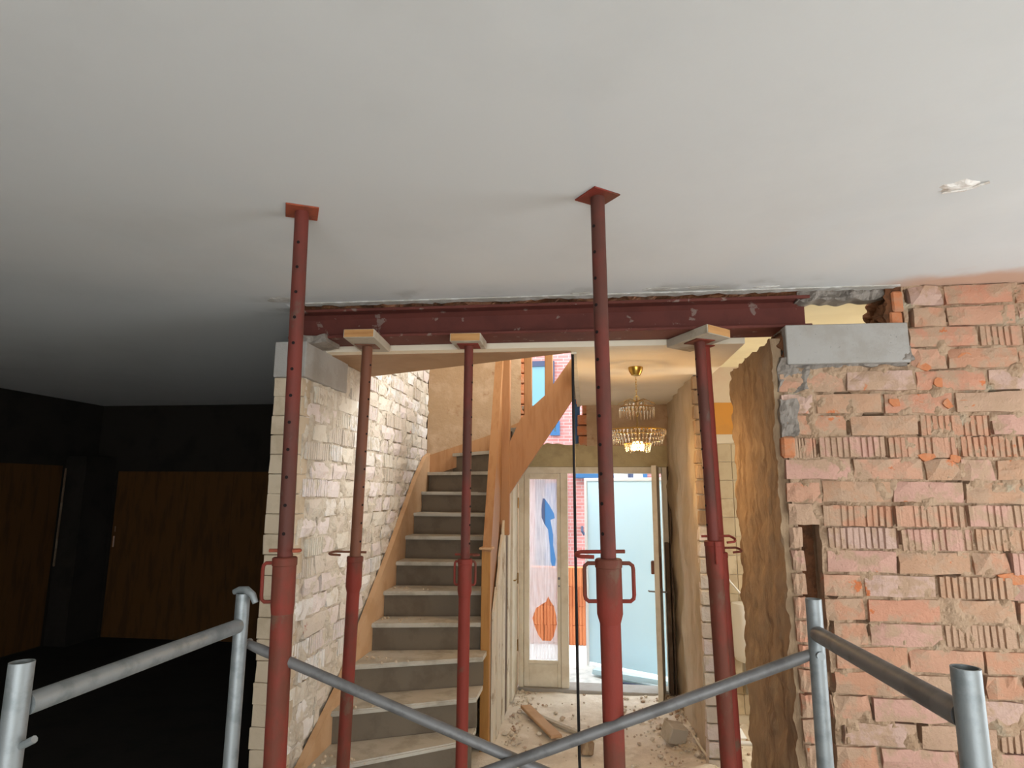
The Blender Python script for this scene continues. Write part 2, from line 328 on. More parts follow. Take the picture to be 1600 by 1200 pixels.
# ------------------------------------------------------------------ brick pieces: length along x, height z, front towards -y
def brick_mesh(L, H, D, m, seed, jit=0.006):
    rnd = random.Random(seed); bm = bmesh.new(); nx, nz = 5, 3; F = []
    for j in range(nz):
        row = []
        for i in range(nx):
            x = (i / (nx - 1) - 0.5) * L; z = (j / (nz - 1) - 0.5) * H
            ed = i in (0, nx - 1) or j in (0, nz - 1)
            y = -D / 2 + (0.006 if ed else 0) + rnd.uniform(-1, 1) * jit * (1.3 if ed else 0.7)
            if i in (0, nx - 1) and j in (0, nz - 1): y += rnd.choice((0, 0, 0.012))
            row.append(bm.verts.new((x + rnd.uniform(-1, 1) * jit * 0.7, y, z + rnd.uniform(-1, 1) * jit * 0.6)))
        F.append(row)
    for j in range(nz - 1):
        for i in range(nx - 1): bm.faces.new((F[j][i], F[j][i + 1], F[j + 1][i + 1], F[j + 1][i]))
    rim = F[0] + [r[-1] for r in F[1:]] + F[-1][-2::-1] + [F[1][0]]
    bk = [bm.verts.new((v.co.x, D / 2, v.co.z)) for v in rim]; n = len(rim)
    for k in range(n): bm.faces.new((rim[k], bk[k], bk[(k + 1) % n], rim[(k + 1) % n]))
    bm.faces.new(bk); bmesh.ops.recalc_face_normals(bm, faces=bm.faces)
    me = bpy.data.meshes.new('brick'); bm.to_mesh(me); bm.free(); me.materials.append(m); return me

def ribbed_mesh(L, H, D, m, seed, ribs=9, depth=0.012, keep=1.0):
    rnd = random.Random(seed); bm = bmesh.new(); xs = []
    p = L / ribs
    for k in range(ribs):
        x = -L / 2 + k * p; dd = depth * rnd.uniform(0.3, 1.2) * (1 if rnd.random() < keep else 0.1)
        xs += [(x + 0.02 * p, 0.0), (x + 0.62 * p, rnd.uniform(-.002, .002)), (x + 0.72 * p, dd), (x + 0.92 * p, dd)]
    xs.append((L / 2, 0))
    lo = [bm.verts.new((x, -D / 2 + d, -H / 2 + rnd.uniform(-.003, .004))) for x, d in xs]
    hi = [bm.verts.new((x + rnd.uniform(-.002, .002), -D / 2 + d, H / 2 + rnd.uniform(-.004, .003))) for x, d in xs]
    for k in range(len(xs) - 1): bm.faces.new((lo[k], lo[k + 1], hi[k + 1], hi[k]))
    c = [bm.verts.new(q) for q in ((L / 2, D / 2, -H / 2), (-L / 2, D / 2, -H / 2), (-L / 2, D / 2, H / 2), (L / 2, D / 2, H / 2))]
    bm.faces.new(lo[::-1] + [c[1], c[0]]); bm.faces.new(hi + [c[3], c[2]])
    bm.faces.new((lo[-1], c[0], c[3], hi[-1])); bm.faces.new((lo[0], hi[0], c[2], c[1])); bm.faces.new(c)
    bmesh.ops.recalc_face_normals(bm, faces=bm.faces)
    me = bpy.data.meshes.new('brick'); bm.to_mesh(me); bm.free(); me.materials.append(m); return me

# ================================================================== the setting
def struct(name, bm, m, smooth=False, label=None):
    o = obj(name, bm, m, None, smooth); o['kind'] = 'structure'
    if label: o['label'] = label
    return o

CE, HC = 2.88, 2.65
FY, BY = 3.32, 6.12             # face of the brick wall with the opening; wall of the street door

# ---- floors
bm = new(); box(bm, -6.3, -3.7, -0.2, 3.6, 3.6, 0.0)
struct('floor', bm, M['floorroom'], label='bare dusty screed floor of the front room')
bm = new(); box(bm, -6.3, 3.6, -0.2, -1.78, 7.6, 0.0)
struct('floor_left', bm, M['roomshade'], label='floor of the unlit room on the left, shade painted near-black')
bm = new(); nx, ny = 90, 60; g = []
for j in range(ny + 1):
    row = []
    for i in range(nx + 1):
        x = -1.78 + i / nx * 4.8; y = 3.6 + j / ny * 2.6
        n_ = noise.fractal(Vector((x * 3.5, y * 3.5, 2)), 0.9, 2, 4)
        pile = max(0, 1 - abs(x - 0.75) / 0.35) * max(0, min(1, (y - 3.9) / 0.6)) * 0.05 + max(0, (x - 0.9)) * 0.05
        row.append(bm.verts.new((x, y, max(-0.02, 0.006 + 0.014 * n_ + pile * (0.6 + 0.6 * n_)))))
    g.append(row)
for j in range(ny):
    for i in range(nx): bm.faces.new((g[j][i], g[j][i + 1], g[j + 1][i + 1], g[j + 1][i]))
box(bm, -1.78, 3.6, -0.2, 3.02, 6.2, -0.03)
struct('floor_hall', bm, M['floor'], label='dust-covered hallway floor strewn with rubble')

# ---- ceilings
bm = new(); box(bm, -6.3, -3.7, CE, 3.6, 3.30, CE + 0.15); box(bm, -6.3, 3.30, CE, -1.73, 7.6, CE + 0.15); box(bm, 1.58, 3.30, CE, 3.6, 3.57, CE + 0.15)
ceil = struct('ceiling', bm, M['ceiling'], label='large grey-white plaster ceiling of the front room')
# ragged plaster edge above the beam, broken lump by lump
bm = new(); rnd = random.Random(3); x = -1.62
top = []; pts = []
while x < 1.62:
    pts.append((x, 3.345 + rnd.uniform(-0.02, 0.02) + 0.015 * noise.noise(Vector((x * 4, 0, 0))))); x += rnd.uniform(0.02, 0.06)
poly = [(-1.62, 3.29)] + [(1.62, 3.29)] + pts[::-1]
prism(bm, poly, 'z', CE - 0.006, CE + 0.1)
obj('broken_plaster_edge', bm, M['cementpale'], ceil)
bm = new(); rough_slab(bm, (-1.72, 3.385, 2.852), (2.92, 0, 0), (0, 0, 0.06), (0, -1, 0), 160, 5, 0.05, 14, 0.10, 8.0, edge=(0.02, 20)); obj('dark_gap_band', bm, M['darkrecess'], ceil)  # dark rubble band stands in for the shaded gap over the beam
def blob(bm, cx, cy, z, rx, ry, h, seed, n=18, flip=-1):
    r_ = random.Random(seed); c = bm.verts.new((cx, cy, z + flip * h)); ring = []; mid = []
    for k in range(n):
        a = 2 * pi * k / n; f = r_.uniform(0.75, 1.1)
        ring.append(bm.verts.new((cx + rx * f * cos(a), cy + ry * f * sin(a), z)))
        mid.append(bm.verts.new((cx + rx * 0.6 * f * cos(a), cy + ry * 0.6 * f * sin(a), z + flip * h * r_.uniform(0.5, 1.1))))
    for k in range(n):
        bm.faces.new((ring[k], ring[(k + 1) % n], mid[(k + 1) % n], mid[k])); bm.faces.new((mid[k], mid[(k + 1) % n], c))
for i, (cx, cy, rx, ry, mm) in enumerate([(0.40, 3.24, 0.10, 0.035, 'cementpale'), (0.62, 3.235, 0.11, 0.04, 'cementpale'), (-1.70, 3.22, 0.12, 0.06, 'cementpale'),
                                          (-0.02, 3.27, 0.07, 0.02, 'cementpale'), (0.95, 3.26, 0.08, 0.02, 'cementpale')]):
    bm = new(); blob(bm, cx, cy, CE + 0.001, rx, ry, 0.006, i); obj('cement_patch', bm, M[mm], ceil)
bm = new(); blob(bm, 1.315, 2.20, CE + 0.001, 0.07, 0.055, 0.009, 21)
path(bm, [(1.27, 2.235, CE - 0.006), (1.33, 2.21, CE - 0.009), (1.39, 2.17, CE - 0.005)], 0.004, 5)
obj('chipped_patch', bm, M['plaster_chip'], ceil)

bm = new()
box(bm, -1.65, 3.57, HC, 0.90, 3.66, 3.2)                                    # drop behind the beam
box(bm, -0.09, 3.66, HC, 0.90, BY, HC + 0.25)
struct('ceiling_hall', bm, M['hallceil'], label='cream hallway ceiling around the chandelier')
bm = new(); prism(bm, [(-1.6, 3.66), (-0.09, 3.66), (-0.085, 3.70), (-1.6, 4.39)], 'z', HC - 0.004, HC + 0.25)
struct('trim_1', bm, M['panelwood'], label='brown wedge-shaped board edging the stairwell opening')
bm = new(); box(bm, -0.09, 3.70, HC - 0.012, -0.055, BY, HC + 0.001); struct('trim_2', bm, M['cream'], label='narrow cream trim along the stairwell opening')
bm = new(); box(bm, 0.90, 3.56, CE, 3.1, 5.6, CE + 0.12); struct('ceiling_side_room', bm, M['yellow'], label='pale yellow ceiling behind the hole over the concrete block')
# upper storey shaft
bm = new(); box(bm, -1.8, 3.4, 4.9, 3.1, 6.3, 5.0); struct('ceiling_upstairs', bm, M['whitewall'])
bm = new(); box(bm, -1.6, 3.4, 3.05, 1.2, 3.55, 4.9); struct('wall_upstairs_front', bm, M['whitewall'])
bm = new(); box(bm, 1.2, 3.4, 2.95, 1.3, 6.2, 4.9); struct('wall_upstairs_right', bm, M['whitewall'])

# ---- shell of the front room (behind and beside the camera)
bm = new()
box(bm, -6.3, -3.7, 0, -1.2, -3.5, CE); box(bm, 3.2, -3.7, 0, 3.6, -3.5, CE); box(bm, -1.2, -3.7, 2.35, 3.2, -3.5, CE)
struct('wall_rear', bm, M['roomwall'])
bm = new()
box(bm, 3.4, -3.5, 0, 3.6, 0.9, CE); box(bm, 3.4, 2.7, 0, 3.6, 3.56, CE); box(bm, 3.4, 0.9, 0, 3.6, 2.7, 0.5); box(bm, 3.4, 0.9, 2.2, 3.6, 2.7, CE)
struct('wall_right_side', bm, M['roomwall'])

# ---- the dark room on the left: walls, concrete column, boarded windows
bm = new(); box(bm, -6.5, -3.7, 0, -6.3, 7.6, CE); wl = struct('wall_left', bm, M['roomshade'], label='side wall of the unlit room, shade painted near-black')
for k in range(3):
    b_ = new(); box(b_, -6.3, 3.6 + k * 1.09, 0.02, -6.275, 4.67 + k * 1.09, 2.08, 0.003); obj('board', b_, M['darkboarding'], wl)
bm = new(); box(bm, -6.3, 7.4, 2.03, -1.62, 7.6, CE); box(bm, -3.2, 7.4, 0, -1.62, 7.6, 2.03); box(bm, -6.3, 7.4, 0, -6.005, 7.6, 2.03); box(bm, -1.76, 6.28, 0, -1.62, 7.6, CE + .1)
wb = struct('wall_left_rear', bm, M['roomshade'], label='far wall of the unlit room with brown boarded openings, shade painted near-black')
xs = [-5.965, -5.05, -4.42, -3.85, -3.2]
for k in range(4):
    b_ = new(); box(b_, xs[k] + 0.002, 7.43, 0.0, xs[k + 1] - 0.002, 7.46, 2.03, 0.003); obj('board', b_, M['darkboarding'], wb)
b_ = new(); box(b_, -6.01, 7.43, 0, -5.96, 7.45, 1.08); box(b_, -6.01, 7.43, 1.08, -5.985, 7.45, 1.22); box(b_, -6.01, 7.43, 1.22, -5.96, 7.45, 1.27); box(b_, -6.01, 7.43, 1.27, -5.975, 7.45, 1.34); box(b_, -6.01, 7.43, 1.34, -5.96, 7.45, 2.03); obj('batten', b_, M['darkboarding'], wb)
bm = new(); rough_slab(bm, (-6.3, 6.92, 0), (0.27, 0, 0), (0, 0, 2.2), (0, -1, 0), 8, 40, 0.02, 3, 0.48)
col_ = struct('wall_column', bm, M['roomshade'], label='dusty column between the boarded openings, shade painted near-black')
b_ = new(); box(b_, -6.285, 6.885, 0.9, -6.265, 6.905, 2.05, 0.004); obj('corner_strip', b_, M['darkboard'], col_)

# ================================================================== brick wall with the opening, right of the hall
def clear_of(x0, x1, z0, z1, holes):
    return all(x1 <= a or x0 >= b or z1 <= c or z0 >= d for a, b, c, d in holes)

bm = new()
box(bm, 1.145, 3.395, 0, 3.4, 3.56, 2.465); box(bm, 1.03, 3.395, 1.66, 1.145, 3.56, 2.465); box(bm, 1.03, 3.446, 0, 1.145, 3.56, 1.66)
box(bm, 1.64, 3.395, 2.465, 3.4, 3.56, CE); box(bm, 1.60, 3.395, 2.465, 1.64, 3.56, CE)
wr = struct('wall_front_right', bm, M['mortar'], label='rough salmon brick wall with mortar smears, right of the opening')
pits_r = []
LB, HB = 0.318, 0.098
V_plain = [brick_mesh(LB, HB, 0.05, M['brick'], s, 0.006) for s in range(7)]
V_rib = [ribbed_mesh(LB, HB, 0.05, M['brick'], 40 + s, 11, 0.013, 0.8) for s in range(5)]
V_half = [brick_mesh(0.15, HB, 0.05, M['brick'], 70 + s, 0.007) for s in range(4)]
V_jamb = [brick_mesh(0.07, HB, 0.07, M['brick'], 80 + s, 0.005) for s in range(4)]
holes = [(1.00, 1.645, 2.45, 2.88), (1.06, 1.14, 0.0, 1.66)]
rnd = random.Random(11); row = 0; z = 2.88 - 0.056
ribrow = {7: 1, 10: 0.9, 11: 0.8, 12: 0.45, 13: 0.6, 4: .3, 6: .4}
while z > 0.25:
    x = 1.015 - (0.165 if row % 2 else 0) - rnd.uniform(0, 0.03)
    while x < 3.35:
        half = rnd.random() < 0.12; L = 0.15 if half else LB
        x0, x1 = x, min(x + L, 3.39)
        cx = x + L / 2; sx = 1.0
        if x0 < 1.0: x0 = 1.0; sx = (x1 - x0) / L; cx = (x0 + x1) / 2
        if x1 - x0 > 0.05 and clear_of(x0, x1, z - 0.045, z + 0.045, holes):
            me = rnd.choice(V_half) if half else (rnd.choice(V_rib) if rnd.random() < ribrow.get(row, 0.10) else rnd.choice(V_plain))
            inst('brick', me, wr, (cx, 3.336 + rnd.uniform(-0.007, 0.006), z + rnd.uniform(-.004, .004)), (rnd.uniform(-.02, .02), rnd.uniform(-.012, .012), rnd.uniform(-.02, .02)), (sx, 1, 1))
        elif x1 - x0 > 0.05:      # bricks cut by the padstone hole or the chase keep their outer half
            for a, b in ((1.0, 1.06), (1.14, x1), (1.645, x1)):
                a = max(a, x0); b = min(b, x1)
                if b - a > 0.035 and clear_of(a, b, z - 0.045, z + 0.045, holes):
                    jb = b - a < 0.10; inst('brick', rnd.choice(V_jamb if jb else V_half), wr, ((a + b) / 2, (3.346 if jb else 3.336) + rnd.uniform(-0.008, 0.008), z), (0, rnd.uniform(-.03, .03), 0), ((b - a) / (0.07 if jb else 0.15), 1, 1))
        x += L + 0.012 + rnd.uniform(0, 0.008)
        q = rnd.random()
        if q < 0.30: pits_r.append((x - 0.008, z + rnd.uniform(-.02, .02), 0.009, rnd.uniform(.02, .05), rnd.uniform(.03, .06)))
        elif q < 0.42: pits_r.append((x - L * rnd.random(), z - 0.056, rnd.uniform(.02, .07), 0.008, rnd.uniform(.03, .05)))
    z -= 0.1115; row += 1
for O_, U_, V_, nu_, nv_ in (((1.145, 3.327, 0.3), (2.255, 0, 0), (0, 0, 1.36), 226, 120), ((1.02, 3.327, 1.66), (2.38, 0, 0), (0, 0, 0.805), 238, 72), ((1.64, 3.327, 2.465), (1.76, 0, 0), (0, 0, 0.415), 176, 38), ((1.0, 3.345, 0.3), (0.055, 0, 0), (0, 0, 1.36), 6, 110)):
    b_ = new(); rough_slab(b_, O_, U_, V_, (0, -1, 0), nu_, nv_, 0.026, 10, 0.075, 5.0, pits=[(a - O_[0], b - O_[2], c, d, e) for a, b, c, d, e in pits_r if a > O_[0] and O_[2] < b < O_[2] + V_[2]])
    obj('mortar_bed', b_, M['mortar'], wr)
# ragged mortar lip over the hole
b_ = new(); rough_slab(b_, (1.13, 3.345, 2.825), (0.47, 0, 0), (0, 0, 0.07), (0, -1, 0), 50, 6, 0.05, 11, 0.10, 6.0, edge=(0.022, 18)); obj('mortar_lip', b_, M['cement'], wr)
b_ = new(); rough_slab(b_, (1.555, 3.335, 2.67), (0, 0.22, 0), (0, 0, 0.21), (-1, 0, 0), 12, 12, 0.05, 14, 0.10, 2.0); obj('broken_reveal', b_, M['darkrecess'], wr)
for (x, zz, w_, h_) in ((1.615, 2.80, 0.055, 0.11), (1.60, 2.71, 0.06, 0.07)):
    b_ = new(); box(b_, x - w_ / 2, 3.32, zz - h_ / 2, x + w_ / 2, 3.39, zz + h_ / 2, 0.008); obj('broken_brick', b_, M['rawbrick'], wr)
for (x, zz, w_, h_, a) in ((1.70, 2.45, 0.09, 0.05, .3), (1.90, 2.50, 0.08, 0.045, -.3), (1.79, 2.26, 0.06, 0.05, .5), (1.88, 2.26, 0.09, 0.045, .1), (1.76, 2.37, .06, .06, .2),
                        (1.67, 1.995, 0.09, 0.045, 0), (1.80, 1.99, 0.06, .05, .2), (2.02, 1.42, .25, .05, .05), (1.55, 2.27, .06, .05, .2)):
    b_ = new(); n = 7; rr = random.Random(int(x * 999)); pts = [(w_ / 2 * rr.uniform(.55, 1.2) * cos(2 * pi * k / n), h_ / 2 * rr.uniform(.55, 1.2) * sin(2 * pi * k / n)) for k in range(n)]
    prism(b_, pts, 'y', 0.0, 0.03); o = obj('broken_brick', b_, M['rawbrick'], wr); o.location = (x, 3.309, zz); o.rotation_euler = (0, a, 0)
b_ = new(); box(b_, 0.985, 3.303, 1.99, 1.052, 3.36, 2.10, 0.012); obj('broken_brick', b_, M['rawbrick'], wr)
# chase cut in the brickwork, its back coloured dark for recess shade
b_ = new(); rough_slab(b_, (1.03, 3.430, 0.3), (0.125, 0, 0), (0, 0, 1.36), (0, -1, 0), 10, 60, 0.012, 20, 0.02, 8.0); obj('pipe_chase', b_, M['darkrecess'], wr)

# ---- pier returning into the hall
bm = new(); rough_slab(bm, (0.972, 4.27, 0), (0.0, -0.93, 0), (0, 0, 2.62), (-1, 0, 0), 60, 150, 0.022, 7, 0.05, 1.0, edge=(0.013, 16))
for v in bm.verts:                                      # course after course the broken face steps in and out a little
    if v.co.x < 1.05: v.co.x += 0.006 * noise.noise(Vector((v.co.y * 22, 0, math.floor(v.co.z / 0.1115) * 7.3)))
box(bm, 1.0, 3.465, 0, 1.16, 4.24, 2.6)
wp = struct('wall_middle', bm, M['pier'], True, label='brown dusty masonry pier at the right side of the opening')
bm = new(); rough_slab(bm, (1.03, 3.335, 2.50), (0, 0.16, 0), (0, 0, 0.16), (-1, 0, 0), 8, 10, 0.05, 16, 0.10, 4.0)
obj('broken_timber_pocket', bm, M['darkrecess'], wp)
bm = new(); rough_slab(bm, (0.985, 3.306, 2.10), (0.085, 0, 0), (0, 0, 0.19), (0, -1, 0), 10, 14, 0.02, 16, 0.03, 4.0, edge=(0.02, 20)); obj('cement_smear', bm, M['cement'], wp)

# ---- padstones
bm = new(); box(bm, 1.035, 3.285, 2.47, 1.632, 3.50, 2.677, 0.004)
ps = tag(obj('padstone', bm, M['concrete']), 'grey concrete bearing block in the brick wall right of the beam', 'concrete block')
bm = new(); rough_slab(bm, (1.0, 3.318, 2.33), (0.14, 0, 0), (0, 0, 0.19), (0, -1, 0), 14, 16, 0.03, 12, 0.05, 7.0, edge=(0.05, 12)); obj('mortar_smear', bm, M['cement'], ps)
bm = new(); rough_slab(bm, (1.05, 3.312, 2.452), (0.58, 0, 0), (0, 0, 0.026), (0, -1, 0), 50, 3, 0.02, 12, 0.05, 7.0, edge=(0.015, 12)); obj('mortar_joint', bm, M['cement'], ps)
bm = new(); rough_slab(bm, (1.575, 3.292, 2.475), (0.07, 0, 0), (0, 0, 0.08), (0, -1, 0), 8, 10, 0.014, 12, 0.04, 3.0, edge=(0.02, 20)); obj('mortar_smear', bm, M['cement'], ps)
bm = new(); box(bm, -1.775, 3.30, 2.45, -1.585, 3.93, 2.655, 0.004)
ps2 = tag(obj('padstone', bm, M['concrete']), 'pale concrete bearing block on top of the whitish left brick wall', 'concrete block')
bm = new(); rough_slab(bm, (-1.70, 3.315, 2.648), (0.22, 0, 0), (0, 0, 0.05), (0, -1, 0), 16, 5, 0.03, 12, 0.2, 2.0, edge=(0.02, 12)); obj('mortar_bed', bm, M['cement'], ps2)

# ================================================================== left staircase wall: end courses, bricks on the stair side
SX = -1.60
bm = new(); box(bm, -1.75, 3.36, 0, -1.66, 3.95, 2.45); box(bm, -1.75, 3.95, 0, -1.66, 6.3, 5.0); box(bm, -1.75, 3.56, 2.656, -1.62, 3.95, 5.0); box(bm, -1.76, 3.30, 2.92, -1.55, 3.95, 5.0)
ws = struct('wall_stairs', bm, M['palemortar'], label='whitish dusty brick wall along the left of the staircase')
pits_l = []
bm = new(); rough_slab(bm, (-1.757, 3.45, 0), (0, .5, 0), (0, 0, 2.45), (-1, 0, 0), 8, 20, 0.01, 4, 0.04, 3.0); rough_slab(bm, (-1.757, 3.95, 0), (0, 2.3, 0), (0, 0, 2.88), (-1, 0, 0), 20, 20, 0.01, 4, 0.04, 3.0); obj('plaster_back', bm, M['roomshade'], ws)
P_plain = [brick_mesh(LB, HB, 0.05, M['palebrick'], 200 + s, 0.007) for s in range(7)]
P_rib = [ribbed_mesh(LB, HB, 0.05, M['palebrick'], 240 + s, 11, 0.014, 0.8) for s in range(4)]
P_half = [brick_mesh(0.20, HB, 0.05, M['palebrick'], 270 + s, 0.008) for s in range(5)]
P_hrib = [ribbed_mesh(0.20, HB, 0.05, M['palebrick'], 290 + s, 7, 0.014, 0.8) for s in range(3)]
rnd = random.Random(23); row = 0; z = 3.16
def stair_z(y):                # height of the flight against the wall
    return 0.0 if y < 3.1 else min(2.1, (y - 2.95) * 0.66)
while z > 0.2:
    y = 3.40 + (0.1 if row % 2 else 0)
    while y < 6.10:
        half = rnd.random() < 0.62; L = 0.20 if half else LB
        y1 = min(y + L, 6.11)
        top_ok = not (z > HC - 0.05 and y < 4.2)
        if z + 0.05 > stair_z(y1) and top_ok and y1 - y > 0.06 and not (z > 2.42 and y < 3.94) and not (y < 3.94 and 2.40 < z < 2.70) and not (z > 2.62 and y < 4.3):
            rib = rnd.random() < 0.30
            me = rnd.choice(P_hrib if rib else P_half) if half else rnd.choice(P_rib if rib else P_plain)
            inst('brick', me, ws, (SX - 0.022 + rnd.uniform(-.007, .007), (y + y1) / 2, z + rnd.uniform(-.004, .004)), (rnd.uniform(-.02, .02), rnd.uniform(-.02, .02), pi / 2 + rnd.uniform(-.02, .02)), ((y1 - y) / L, 1, 1))
        y += L + 0.012 + rnd.uniform(0, 0.01)
        q = rnd.random()
        if q < 0.34: pits_l.append((y - 0.009, z + rnd.uniform(-.02, .02), 0.010, rnd.uniform(.02, .05), rnd.uniform(.025, .045)))
        elif q < 0.42: pits_l.append((y - L * rnd.random(), z - 0.056, rnd.uniform(.02, .06), 0.008, rnd.uniform(.02, .04)))
    z -= 0.1115; row += 1
for O_, U_, V_, nu_, nv_ in (((SX - 0.008, 6.12, 0), (0, -2.19, 0), (0, 0, 3.6), 212, 300), ((SX - 0.008, 3.93, 0), (0, -0.57, 0), (0, 0, 2.45), 56, 204)):
    bm = new(); rough_slab(bm, O_, U_, V_, (1, 0, 0), nu_, nv_, 0.022, 9, 0.055, 3.0, pits=[(O_[1] - a, b, c, d, e) for a, b, c, d, e in pits_l if a < O_[1] and b < V_[2]]); obj('mortar_bed', bm, M['palemortar'], ws)
E_v = []
for s in range(5):
    r_ = random.Random(300 + s); bm = new(); box(bm, -0.084, -0.06, -0.0535, 0.084, 0.06, 0.0535, 0.003)
    for v in bm.verts:
        v.co += Vector((r_.uniform(-1, 1) * .002, r_.uniform(-1, 1) * .002, r_.uniform(-1, 1) * .0015))
        if v.co.x < -0.07 and r_.random() < 0.4: v.co.x += r_.uniform(0, 0.012)
    me = bpy.data.meshes.new('brick'); bm.to_mesh(me); bm.free(); me.materials.append(M['endplaster']); E_v.append(me)
r_ = random.Random(31)
for k in range(22): inst('brick', E_v[k % 5], ws, (-1.688 + r_.uniform(-.004, .004), 3.382 + r_.uniform(-.0015, .0015), 2.395 - k * 0.1095))

# ================================================================== street wall (back of hall and stairwell)
bm = new()
box(bm, -1.6, BY, 0, -0.68, 6.35, 2.255); box(bm, -1.6, BY, 2.255, -0.65, 6.35, 5.0)       # left of the opening
wback = struct('wall_back', bm, M['backwall'], label='stained brown plaster wall behind the top of the stairs')
bm = new(); box(bm, -0.68, BY, 2.05, 0.9, 6.35, 2.25); box(bm, 0.755, BY, 0, 0.9, 6.35, 2.05)
obj('lintel_band', bm, M['olive'], wback)
bm = new(); box(bm, 0.0, BY, 2.25, 1.3, 6.35, 5.0); obj('upper_plaster', bm, M['backwall'], wback)
bm = new(); box(bm, -0.65, BY, 3.75, 0.0, 6.35, 5.0); obj('upper_lintel', bm, M['backwall'], wback)
r_ = random.Random(5)                                  # ragged edges of the broken-out window hole
for k in range(14):
    zz = 2.30 + k * 0.105; l = r_.uniform(0.02, 0.085)
    b_ = new(); box(b_, -0.02 - l, BY + 0.005, zz - 0.047, 0.01, BY + 0.2, zz + 0.047, 0.008); obj('broken_brick', b_, M['rawbrick'], wback)
    l = r_.uniform(0.02, 0.10)
    b_ = new(); box(b_, -0.66, BY + 0.005, zz - 0.047, -0.64 + l, BY + 0.2, zz + 0.047, 0.008); obj('broken_brick', b_, M['rawbrick'], wback)
b_ = new(); rough_slab(b_, (-0.66, BY + 0.003, 2.235), (0.66, 0, 0), (0, 0, 0.035), (0, -1, 0), 40, 3, 0.02, 10, 0.2, 3.0, edge=(0.02, 14)); obj('rough_sill', b_, M['olive'], wback)
b_ = new(); box(b_, -0.625, BY + 0.06, 2.28, -0.57, BY + 0.12, 3.75, 0.003); obj('window_stile', b_, M['whitewall'], wback)
b_ = new(); box(b_, -0.125, BY + 0.10, 2.28, -0.065, BY + 0.16, 3.75, 0.003); obj('window_stile', b_, M['blue'], wback)

# ---- hall right wall
bm = new(); rough_slab(bm, (0.77, BY + 0.08, 0), (0.0, -1.65, 0), (0, 0, HC + 0.02), (-1, 0, 0), 40, 70, 0.03, 3, 0.11, 2.0, edge=(0.02, 8))
wh = struct('wall_hall_right', bm, M['hallwall'], True, label='scraped plaster wall on the right of the hallway')
r_ = random.Random(41)
for k in range(25):
    b_ = new(); box(b_, 0.76, 4.525, k * 0.106, 0.885 + r_.uniform(-.012, .006), 4.60, k * 0.106 + 0.096, 0.006)
    for v in b_.verts: v.co += Vector((r_.uniform(-1, 1) * .006, r_.uniform(-1, 1) * .006, r_.uniform(-1, 1) * .003))
    obj('brick', b_, M['palebrick'] if k < 15 else M['pier'], wh)

# ---- side room seen through the gap
bm = new(); box(bm, 0.88, 5.46, 0, 3.1, 5.6, CE); wsr = struct('wall_side_room', bm, M['tilejoint'], label='beige tiled wall of the side room beyond the pier')
b_ = new(); box(b_, 0.9, 5.448, 2.57, 3.0, 5.46, CE); obj('white_band', b_, M['whitewall'], wsr)
b_ = new(); box(b_, 0.9, 5.446, 2.30, 1.8, 5.46, 2.57); obj('orange_band', b_, M['orangeband'], wsr)
tb = new(); box(tb, -0.0745, -0.006, -0.0745, 0.0745, 0.006, 0.0745, 0.002)
tme = bpy.data.meshes.new('tile'); tb.to_mesh(tme); tb.free(); tme.materials.append(M['tile'])
for i in range(5):
    for j in range(14): inst('tile', tme, wsr, (0.98 + i * 0.153, 5.456, 0.22 + j * 0.1525 - 0.06))
bm = new(); box(bm, 3.0, 5.1, 0, 3.1, 5.6, CE); box(bm, 3.0, 3.56, 0, 3.1, 3.95, CE); box(bm, 3.0, 3.95, 0, 3.1, 5.1, 0.75); box(bm, 3.0, 3.95, 2.25, 3.1, 5.1, CE); struct('wall_side_room_right', bm, M['yellow'])

# ================================================================== steel beam
bm = new(); beam = empty('steel_beam', (-0.2, 3.44, 2.665))
tag(beam, 'dark red primed steel I-beam spanning the opening under the ceiling', 'steel beam')
def bpart(name, *a): b_ = new(); box(b_, *a, 0.003); o = obj(name, b_, M['beam']); o.parent = beam; o.matrix_parent_inverse = Matrix.Translation(-Vector(beam.location)); return o
bpart('bottom_flange', -1.72, 3.335, 2.680, 1.19, 3.555, 2.697)
bpart('top_flange', -1.72, 3.340, 2.838, 1.19, 3.555, 2.855)
bpart('web', -1.72, 3.437, 2.697, 1.19, 3.452, 2.838)
b_ = new(); prism(b_, [(3.437, 2.697), (3.412, 2.697), (3.42, 2.703), (3.437, 2.72)], 'x', -1.72, 1.19); prism(b_, [(3.437, 2.838), (3.412, 2.838), (3.42, 2.832), (3.437, 2.815)], 'x', -1.72, 1.19)
o = obj('root_fillet', b_, M['beam']); o.parent = beam; o.matrix_parent_inverse = Matrix.Translation(-Vector(beam.location))

# ---- timber pads on the props
def pad(name, label, pts, z0, z1, endface):
    # pts: four corners in plan, first edge = sawn end
    root = bm = new(); prism(bm, pts, 'z', z0, z1)
    bmesh.ops.bevel(bm, geom=bm.edges[:], offset=0.003, segments=1, affect='EDGES')
    o = obj(name, bm, M['dustywood']); tag(o, label, 'timber block', 'timber packs under the beam')
    a, b = Vector(pts[endface]), Vector(pts[(endface + 1) % 4]); c = sum((Vector(p) for p in pts), Vector((0, 0))) / 4
    n = Vector((b.y - a.y, a.x - b.x)).normalized()
    if n.dot((a + b) / 2 - c) < 0: n = -n
    e = new(); q = [a + (b - a) * .03, b - (b - a) * .03]; prism(e, [tuple(q[0]), tuple(q[1]), tuple(q[1] + n * .002), tuple(q[0] + n * .002)], 'z', z0 + .003, z1 - .003)
    obj('sawn_end', e, M['timber'], o)
    return o
ZB, ZT = 2.632, 2.679
pad('timber_block', 'wooden block with orange sawn end, leftmost under the beam', [(-1.307, 3.15), (-1.135, 3.155), (-1.165, 3.52), (-1.335, 3.51)], ZB, ZT, 0)
